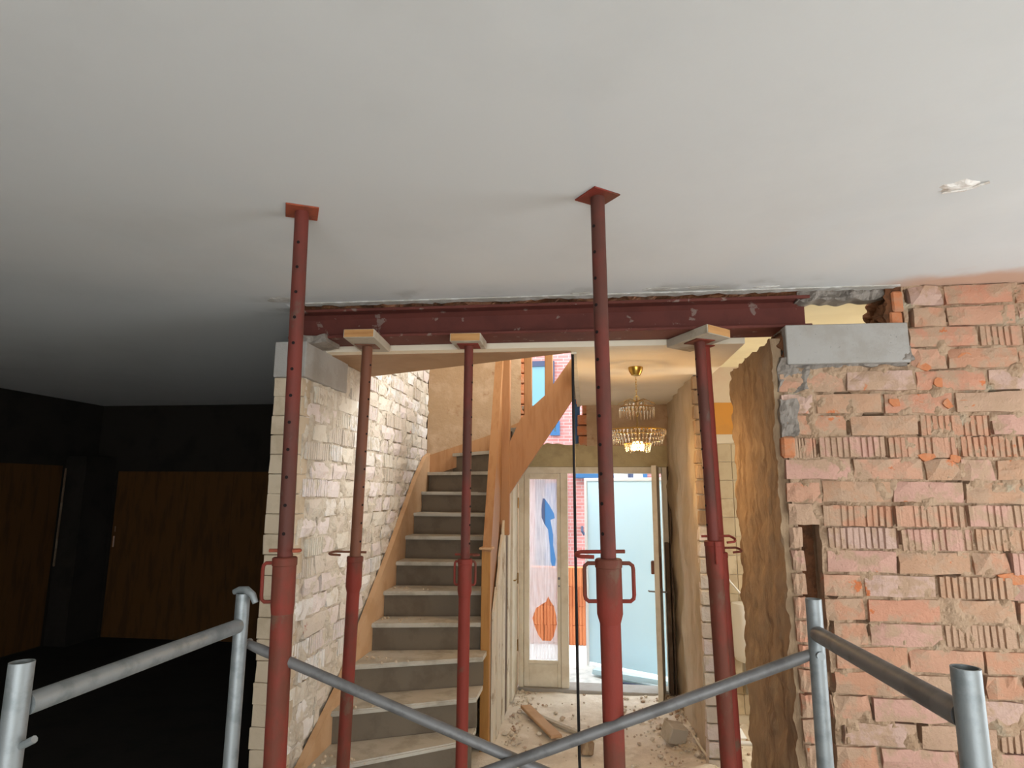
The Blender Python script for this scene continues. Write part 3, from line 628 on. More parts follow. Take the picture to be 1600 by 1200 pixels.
pad('timber_block', 'small wooden block at the middle prop, sawn end facing the room', [(-0.748, 3.29), (-0.575, 3.295), (-0.575, 3.50), (-0.745, 3.50)], ZB, ZT, 0)
pad('timber_block', 'wooden block set askew under the right end of the beam', [(0.629, 3.225), (0.775, 3.36), (0.615, 3.69), (0.463, 3.56)], ZB, ZT, 0)

# ================================================================== adjustable steel props
def prop(name, label, base, top, r_in, r_out, zc, m_in, m_out, m_plate, plate_rot, plate=0.12, handles=(), hook=None, sleeve=0.17, sleeve_r=None, tilt=0.0):
    base, top = Vector(base), Vector(top); L = (top - base).length
    root = empty(name, base); root.rotation_euler = (top - base).to_track_quat('Z', 'Y').to_euler()
    root.rotation_mode = 'XYZ'
    q = (Vector((0, 0, 1))).rotation_difference((top - base).normalized()); root.rotation_euler = q.to_euler()
    tag(root, label, 'prop', 'steel props holding up the beam and ceiling')
    c = zc
    bm = new(); box(bm, -0.07, -0.07, 0, 0.07, 0.07, 0.007, 0.002); obj('base_plate', bm, m_plate, root)
    bm = new(); pipe(bm, (0, 0, 0.007), (0, 0, c - sleeve), r_out); obj('outer_tube', bm, m_out, root, True)
    sr = sleeve_r or r_out * 1.09
    bm = new(); lathe(bm, [(r_out, c - sleeve - 0.03), (sr, c - sleeve + 0.0), (sr, c - 0.03), (sr * 1.06, c - 0.028), (sr * 1.06, c - 0.004), (sr * 0.95, c), (r_in, c)], seg=20); obj('collar_nut', bm, m_out, root, True)
    bm = new(); tube(bm, (0, 0, c - 0.02), (0, 0, L - 0.006), r_in, 20); it = obj('inner_tube', bm, m_in, root, True)
    bm = new(); a0 = -pi / 2 + plate_rot[1]
    z = c + 0.08
    while z < L - 0.05:
        d = Vector((cos(a0), sin(a0), 0)); p = Vector((0, 0, z)); path(bm, [p + d * (r_in - 0.004), p + d * (r_in + 0.0012)], 0.0062, 8); path(bm, [p - d * (r_in - 0.004), p - d * (r_in + 0.0012)], 0.0062, 8); z += 0.098
    obj('pin_holes', bm, M['hole'], it)['kind'] = 'stuff'
    bm = new(); h = plate / 2
    box(bm, -h, -h, L - 0.006, h, h, L, 0.0015, Matrix.Rotation(plate_rot[0], 4, 'Z')); tp = obj('top_plate', bm, m_plate, root)
    for a, z0, z1, out in handles:
        d = Vector((cos(a), sin(a), 0)); r0 = sr - 0.002; o_ = out
        pts = [d * r0 + Vector((0, 0, z1)), d * (r0 + o_ * 0.7) + Vector((0, 0, z1)), d * (r0 + o_ * 0.95) + Vector((0, 0, z1 - 0.008)), d * (r0 + o_) + Vector((0, 0, z1 - 0.02)),
               d * (r0 + o_) + Vector((0, 0, z0 + 0.02)), d * (r0 + o_ * 0.95) + Vector((0, 0, z0 + 0.008)), d * (r0 + o_ * 0.7) + Vector((0, 0, z0)), d * r0 + Vector((0, 0, z0))]
        bm = new(); path(bm, pts, 0.0065, 8); obj('handle', bm, m_out, root, True)
    if hook:
        a, ln, wd, dz = hook; d = Vector((cos(a), sin(a), 0)); s = Vector((-sin(a), cos(a), 0)); z = c + 0.022
        pts = [-d * (r_in + 0.03) + Vector((0, 0, z)), d * (r_in + ln * 0.75) + Vector((0, 0, z))]
        for k in range(1, 8):
            t = pi * k / 8 - pi / 2
            pts.append(d * (r_in + ln * 0.75 + cos(t) * ln * 0.25) + s * (wd / 2 * (1 + sin(t)) * -1) + Vector((0, 0, z + dz * k / 8)))
        pts.append(d * (r_in + ln * 0.35) - s * wd + Vector((0, 0, z + dz)))
        bm = new(); path(bm, pts, 0.0062, 8); obj('locking_pin', bm, m_plate if m_out is M['prop'] else m_out, root, True)
    return root
P, PB, PP, PW = M['prop'], M['propbrown'], M['propplate'], M['propworn']
prop('steel_prop', 'tall red prop in the foreground nearest the dark room, up to the ceiling', (-1.03, 2.14, 0), (-1.082, 2.143, CE), 0.0265, 0.037, 1.585, PW, P, PP, (R(27), 0.15), handles=[(pi + .2, 1.435, 1.565, 0.035)], hook=(0.1, 0.03, 0.03, 0.0), sleeve=0.16)
prop('steel_prop', 'tall red prop in front of the hall door, diamond plate on the ceiling', (0.083, 2.14, 0), (0.051, 2.142, CE), 0.0255, 0.0335, 1.60, PW, P, P, (R(38), -0.7), plate=0.118, handles=[(pi + .1, 1.465, 1.585, 0.04), (0.05, 1.465, 1.585, 0.04)], hook=(pi + .15, 0.085, -0.05, -0.012), sleeve=0.175, sleeve_r=0.042)
prop('steel_prop', 'brown rusty prop under the leftmost timber block by the stair wall', (-1.292, 3.40, 0), (-1.245, 3.36, ZB), 0.030, 0.034, 1.46, PB, P, PB, (0.1, 1.2), handles=[], hook=(pi + .1, 0.105, -0.05, -0.012), sleeve=0.16, sleeve_r=0.042)
prop('steel_prop', 'slim red prop in the middle of the opening before the stairs', (-0.661, 3.41, 0), (-0.66, 3.40, ZB), 0.0255, 0.0315, 1.455, PW, P, P, (0.05, 1.25), handles=[(pi, 1.32, 1.44, 0.02), (0.1, 1.32, 1.44, 0.02)], hook=(0.1, 0.05, 0.04, 0.0), sleeve=0.17, sleeve_r=0.038)
prop('steel_prop', 'dark red prop under the askew timber block by the pier', (0.675, 3.40, 0), (0.622, 3.42, ZB), 0.0290, 0.0385, 1.57, PW, P, P, (R(25), 1.9), handles=[(-pi / 2, 1.46, 1.56, 0.012)], hook=(0.1, 0.075, 0.05, -0.03), sleeve=0.16, sleeve_r=0.044)
prop('steel_prop', 'red prop half hidden directly behind the rightmost front prop', (0.735, 3.535, 0), (0.672, 3.54, ZB), 0.0270, 0.0350, 1.50, P, P, P, (R(25), 1.9), plate=0.08, handles=[], hook=(0.15, 0.08, 0.045, -0.02), sleeve=0.16)

# ================================================================== scaffold frame in front
sc = empty('scaffold_frame', (-0.26, 1.7, 0)); tag(sc, 'grey galvanised scaffold guard frame with crossed braces in the foreground', 'scaffold')
inv = Matrix.Translation(-Vector(sc.location))
def spart(name, bm, m=None, smooth=True):
    o = obj(name, bm, m or M['galv'], None, smooth); o.parent = sc; o.matrix_parent_inverse = inv; return o
XL, XR, YN, YF = -1.225, 0.688, 1.30, 2.10
for (x, y, t, r) in ((XL - .005, YN, 1.445, .0245), (XL + .045, YF, 1.465, .0235), (XR - .005, YN, 1.505, .0245), (XR, YF, 1.495, .0235)):
    b_ = new(); pipe(b_, (x, y, 0.0), (x, y, t), r, 0.0035); o = spart('post', b_)
    b_ = new(); pipe(b_, (x, y, 0.18), (x, y, 0.30), r + 0.004, 0.004); obj('sleeve', b_, M['galvdark'], o, True)
for (x0, x1, z0, z1) in ((XL, XL + .045, 1.352, 1.362), (XR - .005, XR, 1.415, 1.395)):
    b_ = new(); tube(b_, (x0, YN + .02, z0), (x1, YF - .02, z1), 0.0235, 18); spart('rail', b_, M['galv'] if x0 < 0 else M['galvdark'])
    for zz in (0.87, 0.35):
        b_ = new(); tube(b_, (x0, YN + .02, zz), (x1, YF - .02, zz), 0.0235, 18); spart('rail', b_)
YBR = 2.125
def brace(p, q, r):
    b_ = new(); p, q = Vector(p), Vector(q); d = (q - p).normalized()
    path(b_, [p, p + d * .03, p + d * .06, q - d * .06, q - d * .03, q], [r * .8, r * .9, r, r, r * .9, r * .8], 14); o = spart('brace', b_, M['galvdark'])
    for e in (p, q):
        c = new(); tube(c, e + Vector((0, -.045, 0)), e + Vector((0, .025, 0)), .012, 10); obj('brace_pin', c, M['galv'], o, True).matrix_parent_inverse = Matrix.Identity(4)
brace((XL + .045, YBR + .02, 1.292), (XR, YBR + .02, 0.655), 0.0175)
brace((XR, YBR - .012, 1.335), (XL + .045, YBR - .012, 0.615), 0.0175)
# lever hook on the far left post, stub pin on the near left post
b_ = new(); path(b_, [(XL + .01, YF, 1.468), (XL + .03, YF, 1.476), (XL + .06, YF - .005, 1.476), (XL + .085, YF - .01, 1.462), (XL + .098, YF - .012, 1.437)], [.009, .012, .014, .012, .010], 10); spart('lever_hook', b_)
b_ = new(); path(b_, [(XL + .018, YN, 1.276), (XL + .05, YN - .002, 1.292)], .008, 8); spart('stub_pin', b_)
for (x, y) in ((XL - .005, YN), (XL + .045, YF), (XR - .005, YN), (XR, YF)):
    b_ = new(); box(b_, x - .07, y - .07, 0, x + .07, y + .07, .008, .002); spart('base_plate', b_, smooth=False)

# ================================================================== staircase
st = empty('staircase', (-1.15, 4.6, 0)); tag(st, 'dusty winding timber staircase with orange strings beside the whitish brick wall', 'staircase')
inv_st = Matrix.Translation(-Vector(st.location))
def stp(name, bm, m, parent=None, smooth=False):
    o = obj(name, bm, m, None, smooth); o.parent = st; o.matrix_parent_inverse = inv_st; return o
STEPS = [(0.123, 3.10, 3.90), (0.31, 3.50, 4.06), (0.496, 3.86, 4.24), (0.683, 4.16, 4.48), (0.87, 4.53, 4.68), (1.056, 4.77, 4.91), (1.243, 5.06, 5.14), (1.43, 5.30, 5.34), (1.616, 5.54, 5.55), (1.803, 5.78, 5.74)]
xl, xr = -1.555, -0.735
for i, (z, yl, yr) in enumerate(STEPS):
    nyl, nyr = (STEPS[i + 1][1], STEPS[i + 1][2]) if i + 1 < len(STEPS) else (6.05, 5.82)
    b_ = new(); pts = [(xl, yl), (xr, yr), (xr, nyr + .03), (xl, nyl + .03)]
    prism(b_, pts, 'z', z - 0.03, z); bmesh.ops.bevel(b_, geom=[e for e in b_.edges if abs(e.verts[0].co.z - e.verts[1].co.z) < 1e-4 and (abs(e.verts[0].co.x - e.verts[1].co.x) > .3)], offset=.008, segments=2, affect='EDGES')
    stp('tread', b_, M['tread'])
    b_ = new(); zb = z - 0.19 if i else 0.0
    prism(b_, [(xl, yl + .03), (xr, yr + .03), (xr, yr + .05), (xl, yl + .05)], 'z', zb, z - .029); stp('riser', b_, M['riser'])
# upper winders and last steps turning right
cx, cy = -0.70, 5.42
W = [(1.99, [(xl, 5.99), (cx, 5.58), (cx, 5.62), (-1.25, 6.10), (xl, 6.10)]),
     (2.176, [(-1.35, 6.10), (cx - .06, 5.50), (cx + .02, 5.45), (-0.78, 6.10)]),
     (2.362, [(-0.85, 6.10), (cx, 5.42), (cx + .17, 5.36), (-0.50, 6.10)]),
     (2.55, [(-0.56, 6.10), (-0.56, 5.36), (-0.32, 5.36), (-0.32, 6.10)]),
     (2.74, [(-0.34, 6.10), (-0.34, 5.36), (-0.10, 5.36), (-0.10, 6.10)])]
for z, pts in W:
    b_ = new(); prism(b_, pts, 'z', z - .03, z); stp('tread', b_, M['tread'])
    a, b = Vector(pts[0]), Vector(pts[1]); n = Vector((-(b - a).y, (b - a).x)).normalized()
    c = sum((Vector(p) for p in pts), Vector((0, 0))) / len(pts)
    if n.dot(c - a) < 0: n = -n
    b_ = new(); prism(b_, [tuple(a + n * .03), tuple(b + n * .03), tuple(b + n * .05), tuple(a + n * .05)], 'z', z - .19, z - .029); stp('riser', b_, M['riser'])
# wall string
b_ = new(); prism(b_, [(3.0, 0.0), (3.3, 0.0), (6.10, 1.85), (6.10, 2.13), (5.75, 1.97), (4.0, .585), (3.42, .12), (3.0, -.0)][0:0] or [(3.05, 0.0), (3.6, 0.0), (4.2, .38), (6.1, 1.80), (6.1, 2.18), (5.95, 2.14), (5.62, 1.93), (4.95, 1.36), (4.45, .97), (4.0, .60), (3.5, .34), (3.05, .22)], 'x', -1.594, -1.553); stp('wall_string', b_, M['stringpale'])
b_ = new(); prism(b_, [(-1.56, 1.95), (-0.62, 2.25), (-0.62, 2.50), (-1.0, 2.34), (-1.56, 2.16)], 'y', 6.075, 6.115); stp('wall_string', b_, M['stairwood'])
# inner strings, newels, rail
b_ = new(); box(b_, -0.782, 4.665, 0.0, -0.716, 4.745, 1.385, .004); nw = stp('newel', b_, M['newelwood'])
b_ = new(); box(b_, -0.80, 4.65, 1.385, -0.70, 4.76, 1.402, .004); obj('newel_cap', b_, M['stringpale'], nw)
b_ = new(); prism(b_, [(4.70, 1.36), (4.70, 0.95), (4.86, 0.95), (5.10, 1.40), (5.36, 2.05), (5.50, 2.95), (5.24, 2.95), (5.05, 2.28)], 'x', -0.752, -0.722); stp('inner_string', b_, M['stairwood'])
b_ = new(); prism(b_, [(4.66, 1.37), (4.72, 1.37), (5.30, 2.98), (5.22, 2.98)], 'x', -0.775, -0.712); stp('handrail', b_, M['stairwood'])
b_ = new(); prism(b_, [(4.745, .30), (4.745, .95), (5.10, 1.36), (5.36, 1.9), (5.36, 1.6), (5.1, .9)], 'x', -0.758, -0.728); stp('inner_string', b_, M['stairwood'])
b_ = new(); box(b_, -0.735, 5.265, 1.45, -0.655, 5.345, 3.55, .004); stp('newel', b_, M['stairwood'])
b_ = new(); prism(b_, [(-0.66, 1.78), (-0.108, 2.60), (-0.108, 2.955), (-0.125, 2.945), (-0.345, 2.635), (-0.44, 2.55), (-0.56, 2.43), (-0.66, 2.22)], 'y', 5.285, 5.325); stp('outer_string', b_, M['stairwood'])
for (x0, x1, z0) in ((-0.535, -0.465, 2.40), (-0.355, -0.283, 2.58)):
    b_ = new(); box(b_, x0, 5.29, z0, x1, 5.32, 3.62, .006)
    for v in b_.verts:
        if 2.7 < v.co.z < 3.3: v.co.x *= 1
    stp('baluster', b_, M['stairwood'])
b_ = new(); prism(b_, [(-0.70, 3.25), (-0.10, 3.75), (-0.10, 3.82), (-0.70, 3.32)], 'y', 5.27, 5.34); stp('handrail', b_, M['stairwood'])
b_ = new(); r_ = random.Random(77)                       # crumbs of plaster lying in the tread corners
for i, (z, yl, yr) in enumerate(STEPS[:6]):
    for k in range(14):
        x = xl + 0.03 + abs(r_.gauss(0, 0.12)); y = yl + 0.1 + r_.uniform(-.04, .12); s = r_.uniform(.004, .012)
        t = bmesh.new(); bmesh.ops.create_icosphere(t, subdivisions=1, radius=s); t.transform(Matrix.Translation((x, y, z + s * .5))); merge(b_, t)
tag(stp('plaster_crumbs', b_, M['endplaster']), kind='stuff')

# ---- cream boarding under the inner string, cupboard door at its end
bd = empty('understair_boarding', (-0.72, 5.3, 0)); tag(bd, 'chipped cream boarding closing off the space under the stairs', 'boarding')
inv_b = Matrix.Translation(-Vector(bd.location))
ys = [4.755, 4.90, 5.04, 5.20, 5.36, 5.52, 5.68]
for k in range(6):
    zt = min(1.98, 0.93 + (ys[k] - 4.755) * 1.3)
    b_ = new(); prism(b_, [(ys[k] + .004, .0), (ys[k + 1] - .004, .0), (ys[k + 1] - .004, min(1.98, zt + .16)), (ys[k] + .004, zt)], 'x', -0.715 + (.006 if k % 2 else 0), -0.697 + (.006 if k % 2 else 0))
    o = obj('board', b_, M['creamdirty'] if k != 4 else M['darkboard']); o.parent = bd; o.matrix_parent_inverse = inv_b  # one board coloured dark in place of a shaded gap
b_ = new(); box(b_, -0.745, 4.74, .0, -0.718, 6.1, .9); o = obj('backing', b_, M['darkboard']); o.parent = bd; o.matrix_parent_inverse = inv_b
cd = empty('cupboard_door', (-0.69, 5.9, 0)); tag(cd, 'narrow cream cupboard door standing beside the glazed sidelight', 'door')
inv_c = Matrix.Translation(-Vector(cd.location))
b_ = new(); box(b_, -0.712, 5.70, 0.02, -0.672, 6.09, 1.90, .003); o = obj('door_leaf', b_, M['cream']); o.parent = cd; o.matrix_parent_inverse = inv_c
for zz in (0.35, 0.95, 1.65):
    b_ = new(); tube(b_, (-0.668, 6.07, zz), (-0.668, 6.07, zz + .10), .008, 8); h = obj('hinge', b_, M['crystalframe']); h.parent = cd; h.matrix_parent_inverse = inv_c
b_ = new(); path(b_, [(-.672, 5.76, 1.02), (-.655, 5.76, 1.02), (-.652, 5.85, 1.02)], .006, 8); h = obj('latch', b_, M['crystalframe']); h.parent = cd; h.matrix_parent_inverse = inv_c

# ================================================================== street door: frame, glazed sidelight, open leaf
bm = new(); D0, D1 = 6.10, 6.19
box(bm, -0.662, D0, 0.0, -0.615, D1, 2.045, .003); box(bm, -0.615, D0, 1.985, 0.70, D1, 2.045, .003); box(bm, -0.262, D0, 0.03, -0.192, D1, 1.985, .003)
box(bm, 0.705, D0, 0.0, 0.75, D1, 2.045, .003)
d1 = struct('door_1', bm, M['cream'], label='cream street door frame with head rail and mullion')
b_ = new(); box(b_, -0.66, D0 - .03, -0.02, 0.72, D1 + .12, 0.03, .004); obj('threshold', b_, M['concrete'], d1)
w1 = empty('window_1', (-0.44, 6.14, 0.03)); tag(w1, 'tall narrow sidelight glazed with torn streaky film', kind='structure')
inv_w = Matrix.Translation(-Vector(w1.location))
def wpart(name, bm, m): o = obj(name, bm, m); o.parent = w1; o.matrix_parent_inverse = inv_w; return o
for nm, a in (('stile', (-0.613, 6.115, .03, -.563, 6.165, 1.983)), ('stile', (-.296, 6.115, .03, -.264, 6.165, 1.983)), ('rail', (-.563, 6.115, 1.93, -.296, 6.165, 1.983)), ('bottom_panel', (-.563, 6.12, .03, -.296, 6.16, .235))):
    b_ = new(); box(b_, *a, .003); wpart(nm, b_, M['cream'])
b_ = new(); box(b_, -.57, 6.108, .235, -.29, 6.13, .262, .003); wpart('glazing_bead', b_, M['cream'])
b_ = new(); path(b_, [(-.28, 6.115, 1.0), (-.28, 6.10, 1.0)], .012, 10); path(b_, [(-.28, 6.115, .93), (-.28, 6.108, .93)], .008, 8); wpart('lock', b_, M['galvdark'])
cu = bpy.data.curves.new('film', 'CURVE'); cu.dimensions = '2D'; cu.fill_mode = 'BOTH'; cu.extrude = 0.0015
def spl(pts):
    s = cu.splines.new('POLY'); s.points.add(len(pts) - 1); s.use_cyclic_u = True
    for p, q in zip(s.points, pts): p.co = (q[0], q[1], 0, 1)
spl([(-.562, .262), (-.297, .262), (-.297, 1.93), (-.562, 1.93)])
spl([(-.435, 1.745), (-.415, 1.742), (-.37, 1.68), (-.325, 1.60), (-.318, 1.555), (-.36, 1.54), (-.335, 1.40), (-.335, 1.30), (-.31, 1.17), (-.318, 1.11), (-.345, 1.10), (-.36, 1.15), (-.368, 1.30), (-.385, 1.45), (-.42, 1.50), (-.445, 1.56), (-.447, 1.64)])
spl([(-.50, .72), (-.45, .755), (-.405, .78), (-.385, .83), (-.365, .79), (-.33, .74), (-.31, .66), (-.305, .58), (-.335, .47), (-.36, .43), (-.44, .43), (-.48, .48), (-.515, .56), (-.535, .63)])
tmp = bpy.data.objects.new('tmp', cu); COL.objects.link(tmp); dg = bpy.context.evaluated_depsgraph_get()
me = bpy.data.meshes.new_from_object(tmp.evaluated_get(dg)); bpy.data.objects.remove(tmp); me.materials.clear(); me.materials.append(M['film'])
fo = bpy.data.objects.new('torn_film', me); COL.objects.link(fo); fo.parent = w1; fo.matrix_parent_inverse = inv_w; fo.location = (0, 6.142, 0); fo.rotation_euler = (pi / 2, 0, 0)

d2 = empty('door_2', (0.665, 6.17, 0.03)); tag(d2, 'street door leaf standing open, seen edge-on', kind='structure')
a_ = math.atan2(5.74 - 6.17, 0.592 - 0.665); d2.rotation_euler = (0, 0, a_)
b_ = new(); box(b_, 0.0, -.022, 0.0, 0.43, .022, 2.02, .003); obj('door_leaf', b_, M['cream'], d2)
b_ = new(); box(b_, 0.33, .022, 0.95, 0.42, .034, 1.22, .002); box(b_, .35, -.05, 1.07, .425, -.022, 1.18, .004); obj('lock_case', b_, M['propbrown'], d2)
b_ = new(); path(b_, [(0.39, -.022, .92), (.39, -.075, .92), (.36, -.08, .92)], .007, 8); path(b_, [(0.39, .022, .92), (.39, .07, .92), (.33, .075, .92)], .007, 8); obj('door_handle', b_, M['galvdark'], d2)
bm = new(); box(bm, 0.752, 6.02, 0, 0.768, 6.1, 2.05, .003); box(bm, .705, 6.02, 0.0, .74, 6.09, 1.35, .004); struct('trim_3', bm, M['darkboard'], label='dark stripped door casing behind the open leaf')

# ================================================================== chandelier
CX, CY = 0.337, 4.22
ch = empty('chandelier', (CX, CY, HC)); tag(ch, 'brass chandelier with rings of glass crystals, lit, hanging in the hallway', 'chandelier')
b_ = new(); lathe(b_, [(.008, -.062), (.030, -.055), (.044, -.030), (.050, -.006), (.050, 0)], seg=20); obj('ceiling_cup', b_, M['brass'], ch, True)
b_ = new()
for k in range(9):
    z = -.065 - k * .017; pts = [(cos(t) * .006 * (k % 2), cos(t) * .006 * (1 - k % 2), z - .011 + sin(t) * .011) for t in [2 * pi * q / 8 for q in range(8)]]
    path(b_, pts, .0016, 5, closed=True)
pts = [(cos(2 * pi * q / 12) * .017, 0, -.215 + sin(2 * pi * q / 12) * .017) for q in range(12)]; path(b_, pts, .002, 5, closed=True)
obj('chain', b_, M['brass'], ch)
b_ = new(); tube(b_, (0, 0, -.23), (0, 0, -.50), .006, 10); lathe(b_, [(.004, -.34), (.012, -.33), (.012, -.31), (.004, -.30)], seg=12); obj('stem', b_, M['crystalframe'], ch)
def ring(z, r, m=M['crystalframe'], n=32, rr=.003):
    b = new(); path(b, [(r * cos(2 * pi * k / n), r * sin(2 * pi * k / n), z) for k in range(n)], rr, 5, closed=True)
    for k in range(4): a = pi / 4 + pi / 2 * k; path(b, [(0.004 * cos(a), 0.004 * sin(a), z + .01), (r * cos(a), r * sin(a), z)], .002, 5)
    return b
def drops(b, z0, h, r, n, wd, seed=1):
    for k in range(n):
        a = 2 * pi * k / n; m_ = Matrix.Translation((r * cos(a), r * sin(a), z0)) @ Matrix.Rotation(a, 4, 'Z')
        t = bmesh.new(); q = [t.verts.new(m_ @ Vector(p)) for p in ((wd * .5, 0, -h * .15), (0, wd, -h * .15), (-wd * .5, 0, -h * .15), (0, -wd, -h * .15))]
        u_ = t.verts.new(m_ @ Vector((0, 0, 0))); l_ = t.verts.new(m_ @ Vector((0, 0, -h))); 
        for i in range(4): t.faces.new((q[i], q[(i + 1) % 4], u_)); t.faces.new((q[(i + 1) % 4], q[i], l_))
        merge(b, t)
b_ = ring(-.275, .115); rg = obj('crown_ring', b_, M['crystalframe'], ch)
b_ = new(); drops(b_, -.278, .075, .115, 30, .008); drops(b_, -.25, .04, .07, 16, .008); o = obj('crown_crystals', b_, M['crystal'], rg); o['kind'] = 'stuff'
b_ = new()
for k in range(8):
    a = 2 * pi * k / 8; path(b_, [(.006 * cos(a), .006 * sin(a), -.235), (.06 * cos(a), .06 * sin(a), -.222), (.115 * cos(a), .115 * sin(a), -.245), (.13 * cos(a), .13 * sin(a), -.262)], .0022, 5)
obj('arm_scroll', b_, M['crystalframe'], rg)
b_ = ring(-.43, .185, rr=.004); rg = obj('wide_ring', b_, M['brass'], ch)
b_ = new()
for q in range(3): drops(b_, -.432 - q * .030, .034, .185 - q * .012, 44, .009)
o = obj('wide_crystals', b_, M['crystal'], rg); o['kind'] = 'stuff'
b_ = ring(-.52, .085); rg = obj('inner_ring', b_, M['brass'], ch)
b_ = new()
for q in range(2): drops(b_, -.515 - q * .026, .034, .085 - q * .006, 26, .009)
o = obj('inner_crystals', b_, M['crystal'], rg); o['kind'] = 'stuff'
for a in (0.4, 0.4 + 2.1, 0.4 + 4.2):
    b_ = new(); lathe(b_, [(.003, -.565), (.014, -.555), (.017, -.54), (.012, -.52), (.006, -.505)], (0.028 * cos(a), 0.028 * sin(a), 0), 12); obj('bulb', b_, M['bulb'], ch, True)
pl = bpy.data.lights.new('chandelier_light', 'POINT'); pl.energy = 16; pl.color = (1.0, .62, .28); pl.shadow_soft_size = .03
po = bpy.data.objects.new('chandelier_light', pl); COL.objects.link(po); po.location = (CX, CY, HC - .60)

# ================================================================== loose things in the hall
b_ = new(); path(b_, [(-0.078, 3.72, HC - .005), (-0.078, 3.75, 2.2), (-0.076, 3.80, 1.5), (-0.072, 3.84, .8), (-0.068, 3.9, .3), (-0.06, 3.95, .03), (-0.02, 4.1, .022)], .0085, 8)
tag(obj('hanging_cable', b_, M['black'], None, True), 'black cable hanging from the stairwell corner to the floor', 'cable')
def plank(name, label, p, q, wd, th, m, cat, roll=0.0):
    p, q = Vector(p), Vector(q); d = q - p; b = new(); box(b, -d.length / 2, -wd / 2, -th / 2, d.length / 2, wd / 2, th / 2, .003)
    rr = random.Random(len(label))
    for v in b.verts: v.co += Vector((rr.uniform(-1, 1) * .012, rr.uniform(-1, 1) * .003, 0))
    o = obj(name, b, m); o.location = (p + q) / 2; o.rotation_euler = (roll, -math.atan2(d.z, d.xy.length), math.atan2(d.y, d.x)); return tag(o, label, cat)
plank('wood_plank', 'reddish splintered plank lying on the dusty hall floor', (-0.54, 5.52, .05), (-0.25, 4.93, .04), .085, .022, M['stringpale'], 'plank')
plank('wood_batten', 'thin dusty batten lying behind the reddish plank', (-0.45, 5.40, .03), (0.02, 4.95, .03), .04, .02, M['dustywood'], 'batten')
b_ = new(); box(b_, -.075, -.06, -.06, .075, .06, .06, .008); o = obj('wood_offcut', b_, M['dustywood']); o.location = (.60, 4.97, .095); o.rotation_euler = (.2, .25, .5); tag(o, 'square timber offcut lying at the foot of the hall wall', 'wood offcut')
b_ = new(); box(b_, -.045, -.035, -.045, .045, .035, .045, .01); o = obj('brick_fragment', b_, M['pier']); o.location = (-.03, 4.72, .06); o.rotation_euler = (0, .1, .2); tag(o, 'brown brick fragment behind the hall-door prop', 'brick')
b_ = new(); path(b_, [(.72, 5.0, .10), (.76, 4.75, .07), (.80, 4.5, .06), (.815, 4.3, .05)], .008, 8); tag(obj('white_conduit', b_, M['cream'], None, True), 'thin off-white conduit lying beside the timber offcut', 'conduit')
b_ = new(); path(b_, [(.84, 4.72, .12), (.98, 4.74, .13), (1.12, 4.77, .12)], .015, 10); tag(obj('white_pipe', b_, M['white'], None, True), 'white plastic pipe lying in the rubble between wall end and pier', 'pipe')
b_ = new(); box(b_, -.06, -.04, -.008, .06, .04, .008, .003); o = obj('tile_shard', b_, M['white']); o.location = (1.05, 5.0, .10); o.rotation_euler = (.7, .2, .6); tag(o, 'white tile shard standing in the rubble of the side room', 'tile shard')
b_ = new(); r_ = random.Random(99)
for k in range(900):
    zone = r_.random()
    if zone < .55: x = r_.gauss(.72, .16); y = r_.uniform(3.9, 6.0)
    elif zone < .7: x = r_.gauss(-.60, .06); y = r_.uniform(4.8, 6.05)
    elif zone < .85: x = r_.uniform(.9, 1.6); y = r_.uniform(4.3, 5.4)
    else: x = r_.uniform(-.6, .7); y = r_.uniform(4.0, 6.05)
    if not (-.66 < x < 1.7): continue
    s = min(.03, abs(r_.gauss(0, .007)) + .004)
    t = bmesh.new(); bmesh.ops.create_icosphere(t, subdivisions=1, radius=s)
    for v in t.verts: v.co = Vector((v.co.x * r_.uniform(.7, 1.3), v.co.y * r_.uniform(.7, 1.3), v.co.z * r_.uniform(.5, 1)))
    t.transform(Matrix.Translation((x, y, .012 + s * .3 + max(0, 1 - abs(x - .75) / .35) * .035 + max(0, x - .9) * .05))); merge(b_, t)
tag(obj('rubble', b_, M['rubble']), 'crumbs of plaster and brick scattered over the hallway floor', 'rubble', kind='stuff')
# side room things
wt = empty('water_tank', (1.22, 5.38, .55)); tag(wt, 'white round-bottomed water tank hung on the tiled wall', 'water tank')
b_ = new(); lathe(b_, [(.02, -.06), (.07, -.04), (.095, 0.0), (.10, .04), (.10, .36), (.085, .39), (.02, .40)], seg=20); obj('tank_body', b_, M['white'], wt, True)
b_ = new(); path(b_, [(0, 0, -.05), (0, 0, -.14), (.02, .03, -.2), (.02, .06, -.3)], .02, 10); obj('outlet_pipe', b_, M['concrete'], wt, True)
b_ = new(); path(b_, [(1.07, 5.43, 1.22), (1.14, 5.42, 1.10), (1.24, 5.42, .98), (1.34, 5.43, .92)], .007, 8); tag(obj('white_cable', b_, M['white'], None, True), 'white cable drooping across the tiled wall above the tank', 'cable')

